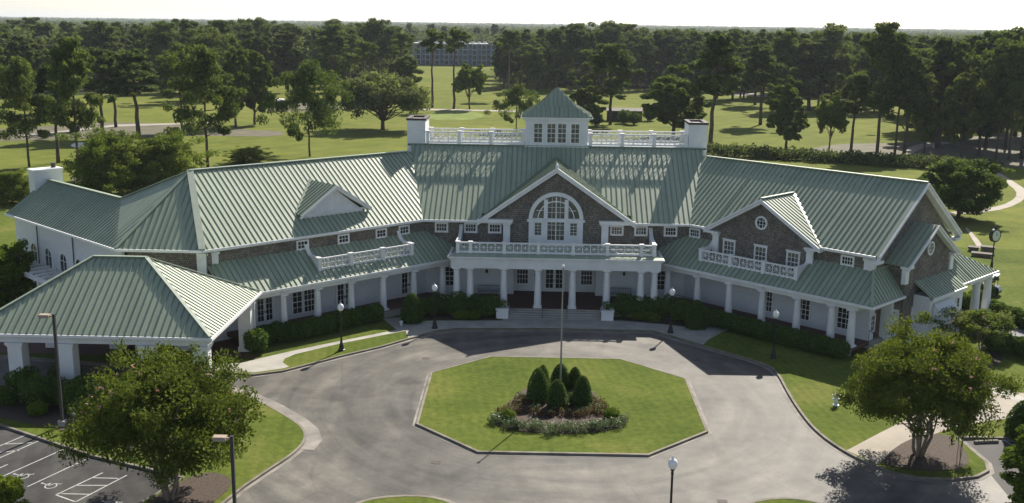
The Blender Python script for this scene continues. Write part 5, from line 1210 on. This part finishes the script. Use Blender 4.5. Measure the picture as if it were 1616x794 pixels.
for sd_ in (-.52,.52): mb.tube([f(.75,sd_,.9),f(.6,sd_,1.86)],.02,6); mb.tube([f(-.7,sd_,.78),f(-.85,sd_,1.86)],.02,6)
mb.build('roof_frame','black_metal',gc)
mb=MB(); mb.tube([f(.55,-.25,.9),f(.35,-.25,1.12)],.018,6); mb.tube([f(.35+.02*math.cos(q),-.25+.17*math.cos(q*1.0),1.12+.17*math.sin(q)) for q in np.linspace(0,6.28,13)],.014,6); mb.build('steering_wheel','black_metal',gc)
for a in (-.78,.78):
    for sd_ in (-.5,.5): mb=MB(); mb.tube([f(a,sd_-.08,.22),f(a,sd_+.08,.22)],.22,14); wh=mb.build('wheel','rubber',gc); mb=MB(); mb.tube([f(a,sd_-.09,.22),f(a,sd_+.09,.22)],.11,10); mb.build('hub','white_trim',wh)
for k,cx in enumerate((-.25,.25)): mb=MB(); mb.tube([f(-1.05,cx,.75),f(-1.15,cx,1.45)],.13,10); mb.build('golf_bag','white_trim' if k else 'rubber',gc)
# low dark shelter on the fairway
x,y,_=G(985,190); t=thing('fairway_shelter','long low dark shelter on the fairway right of the cupola','shelter',(x,y,0)); f=Fr((x,y),(1,0),(0,-1))
mb=MB(); mb.box(f,-4.4,4.4,-1.5,1.5,0,2.4); mb.build('walls','dark_wood',t); mb=MB(); mb.plate([f(-4.8,2,2.4),f(4.8,2,2.4),f(4.8,-2,2.9),f(-4.8,-2,2.9)],(0,0,.14)); mb.build('roof','chimney_cap',t)
mb=MB(); 
for k in range(3): mb.box(f,-3.6+2.6*k,-1.8+2.6*k,1.5,1.52,.7,1.8)
mb.build('opening','dark_interior',t)
# golf flag on the putting green
x,y,_=G(722,182); t=thing('golf_flag','thin flagstick on the putting green above the roof railing','golf flag',(x,y,-.1)); mb=MB(); mb.tube([(x,y,-.1),(x,y,2.2)],.025,6); mb.build('stick','white_trim',t); mb=MB(); mb.plate([(x+.02,y,2.2),(x+.5,y,2.05),(x+.02,y,1.85)],(0,.01,0)); mb.build('flag','white_trim',t)
# apartment block
xa,ya,_=G(650,103); xb,yb,_=G(787,103); ya=yb=(ya+yb)/2; tz=top_z(718,67,ya)
ap=thing('apartment_block','grey four-storey apartment block with white balcony bays beyond the fairway','apartment block',((xa+xb)/2,ya,0)); f=Fr((xa,ya),(1,0),(0,-1)); L=xb-xa
mb=MB(); mb.box(f,0,L,-16,0,0,tz-1); mb.build('wall','apartment_grey',ap)
mb=MB(); mb.box(f,-.5,L+.5,-16.5,.5,tz-1,tz-.5); mb.build('roof','apartment_white',ap)
for k in range(14): mb=MB(); mb.box(f,L*(.04+.07*k),L*(.04+.07*k)+1.8,-8-(k%3)*2,-6-(k%3)*2,tz-.5,tz+.4); mb.build('roof_unit','apartment_white',ap)
nb=9
for k in range(nb):
    c=L*(k+.5)/nb; bay=MB(); bay.box(f,c-1.35,c-1.15,0,1.2,0,tz-1); bay.box(f,c+1.15,c+1.35,0,1.2,0,tz-1)
    for j in range(5): z=(tz-1)*j/4; bay.box(f,c-1.15,c+1.15,0,1.15,max(0,z-.2),z+.1 if j<4 else z)
    b=bay.build('balcony_bay','apartment_white',ap)
    g=MB()
    for j in range(4): z=(tz-1)*j/4; g.box(f,c-1.1,c+1.1,.01,.05,z+.3,z+(tz-1)/4-.4)
    g.build('glazing','far_glazing',b)
    for j in range(4):
        z=(tz-1)*j/4+1; wn=MB(); wn.box(f,c+2.4,c+3.5,.0,.05,z,z+1.5) if c+3.6<L else wn.box(f,c-3.5,c-2.4,.0,.05,z,z+1.5); wn.build('window','far_glazing',ap)
# ================================================================== FOREST
FK=[('pine_a',.30),('pine_b',.22),('tall_hardwood',.22),('dark_tree',.14),('pine_c',.12)]
LABF={'pine_a':('pine','full-crowned tall pine in the forest belt around the golf course','tall pines of the forest belt'),'pine_b':('pine','high-crowned pine in the forest belt around the golf course','high-crowned pines of the forest belt'),'tall_hardwood':('hardwood','tall leafy hardwood in the forest belt around the golf course','hardwoods of the forest belt'),'dark_tree':('hardwood','dark dense leafy tree in the forest belt around the golf course','dark trees of the forest belt'),'pine_c':('pine','broad-crowned pine in the forest belt around the golf course','broad pines of the forest belt')}
nf=[0]
def forest_tree(px,py,h=None):
    k=random.choices([a for a,_ in FK],[b for _,b in FK])[0]; x,y,_=G(px,py+.013*(px-808)); c,l,g=LABF[k]
    plant_tree(k,x,y,(h or random.uniform(17,23))*(.85 if 'dark' in k else 1),l,c,group=g,wid=random.uniform(1.05,1.55)); nf[0]+=1
def belt(x0,x1,y0,y1,n,h=None):
    for i in range(n): forest_tree(x0+(x1-x0)*(i+random.random())/n,y0+(y1-y0)*random.random()**1.0,h() if h else None)
belt(-30,640,124,140,44); belt(-30,640,112,124,40)
belt(-30,120,150,200,5); belt(230,640,146,165,8); belt(120,460,138,155,8)
belt(635,800,92,97,16,lambda: random.uniform(9,14))
belt(640,800,80,86,12)
belt(790,1230,128,142,36); belt(790,1230,112,126,34)
belt(1130,1240,146,160,8)
belt(1225,1650,132,150,34); belt(1225,1650,150,175,20); belt(1440,1660,170,225,22)
# undergrowth between the trunks of the belts: one mass nobody could count
lb=LB()
for (x0,x1,y0,y1,n,hh) in ((-40,640,106,134,900,7),(790,1240,108,134,720,7),(1220,1660,114,150,700,7),(1450,1690,150,200,150,4.5)):
    for i in range(n):
        px=rng.uniform(x0,x1); py=rng.uniform(y0,y1); a=G2(px,py+.013*(px-808)); h_=hh*rng.uniform(.5,1.2); lb.clump((a[0],a[1],h_*.5),(rng.uniform(3,5.5),rng.uniform(3,5.5),h_*.55),34,.75,.4,asp=.6)
me=lb.mesh('undergrowth',['forest_leaves']); o=bpy.data.objects.new('undergrowth',me); COL.objects.link(o); o['kind']='stuff'; tag(o,'dark tangled undergrowth between the trunks of the forest belts','undergrowth')
# far forest: one mass
lb=LB()
def far(n,d0,d1,size,per,hmin,hmax,crown):
    ang=rng.uniform(-.60,.60,n); dd=np.sqrt(rng.uniform(d0*d0,d1*d1,n)); x=CAM[0]+dd*np.sin(ang+yaw); y=CAM[1]+dd*np.cos(ang+yaw); h=rng.uniform(hmin,hmax,n)
    pxx=808+F_PX*np.tan(ang); keep=~((dd<780)&(pxx>590)&(pxx<840)); x,y,h=x[keep],y[keep],h[keep]; n=len(x)
    big=rng.normal(0,1,(n,per,3)); big/=np.linalg.norm(big,axis=2)[:,:,None]; big*=rng.uniform(.3,1,(n,per,1))
    c=np.stack([x,y,h*.62],1)[:,None,:]+big*np.stack([np.full(n,crown),np.full(n,crown),h*.38],1)[:,None,:]
    t=np.clip(rng.normal(.45,.2,(n,1))+rng.normal(0,.14,(n,per)),0,1)
    lb.leaves(c.reshape(-1,3),size,asp=.6,up=.6,tint=t.reshape(-1))
far(1500,430,560,1.0,60,16,22,4.4)
far(3600,520,800,1.15,48,15,20,4.4)
far(6500,800,1700,1.7,24,15,19,5.0)
far(9000,1700,4200,3.4,12,14,18,9)
far(9000,4200,9000,8,8,13,19,22)
me=lb.mesh('distant_forest',['forest_leaves']); o=bpy.data.objects.new('distant_forest',me); COL.objects.link(o); o['kind']='stuff'; tag(o,'unbroken dark forest reaching to the horizon','forest')
print('forest individuals',nf[0],'objects',len(bpy.data.objects))
# ================================================================== HAZE
HAZE=True
if HAZE:
    mb=MB(); mb.hexa([(-13000,-600,-2),(13000,-600,-2),(13000,9500,-2),(-13000,9500,-2),(-13000,-600,60),(13000,-600,60),(13000,9500,60),(-13000,9500,60)])
    hm=bpy.data.materials.new('haze'); hm.use_nodes=True; h_=hm.node_tree; h_.nodes.remove(h_.nodes['Principled BSDF']); pv=h_.nodes.new('ShaderNodeVolumePrincipled'); pv.inputs['Color'].default_value=(.80,.88,1,1); pv.inputs['Density'].default_value=.00007; pv.inputs['Anisotropy'].default_value=.2
    h_.links.new(pv.outputs[0],h_.nodes['Material Output'].inputs['Volume']); MATS['haze']=hm
    o=mb.build('haze','haze'); o['kind']='stuff'
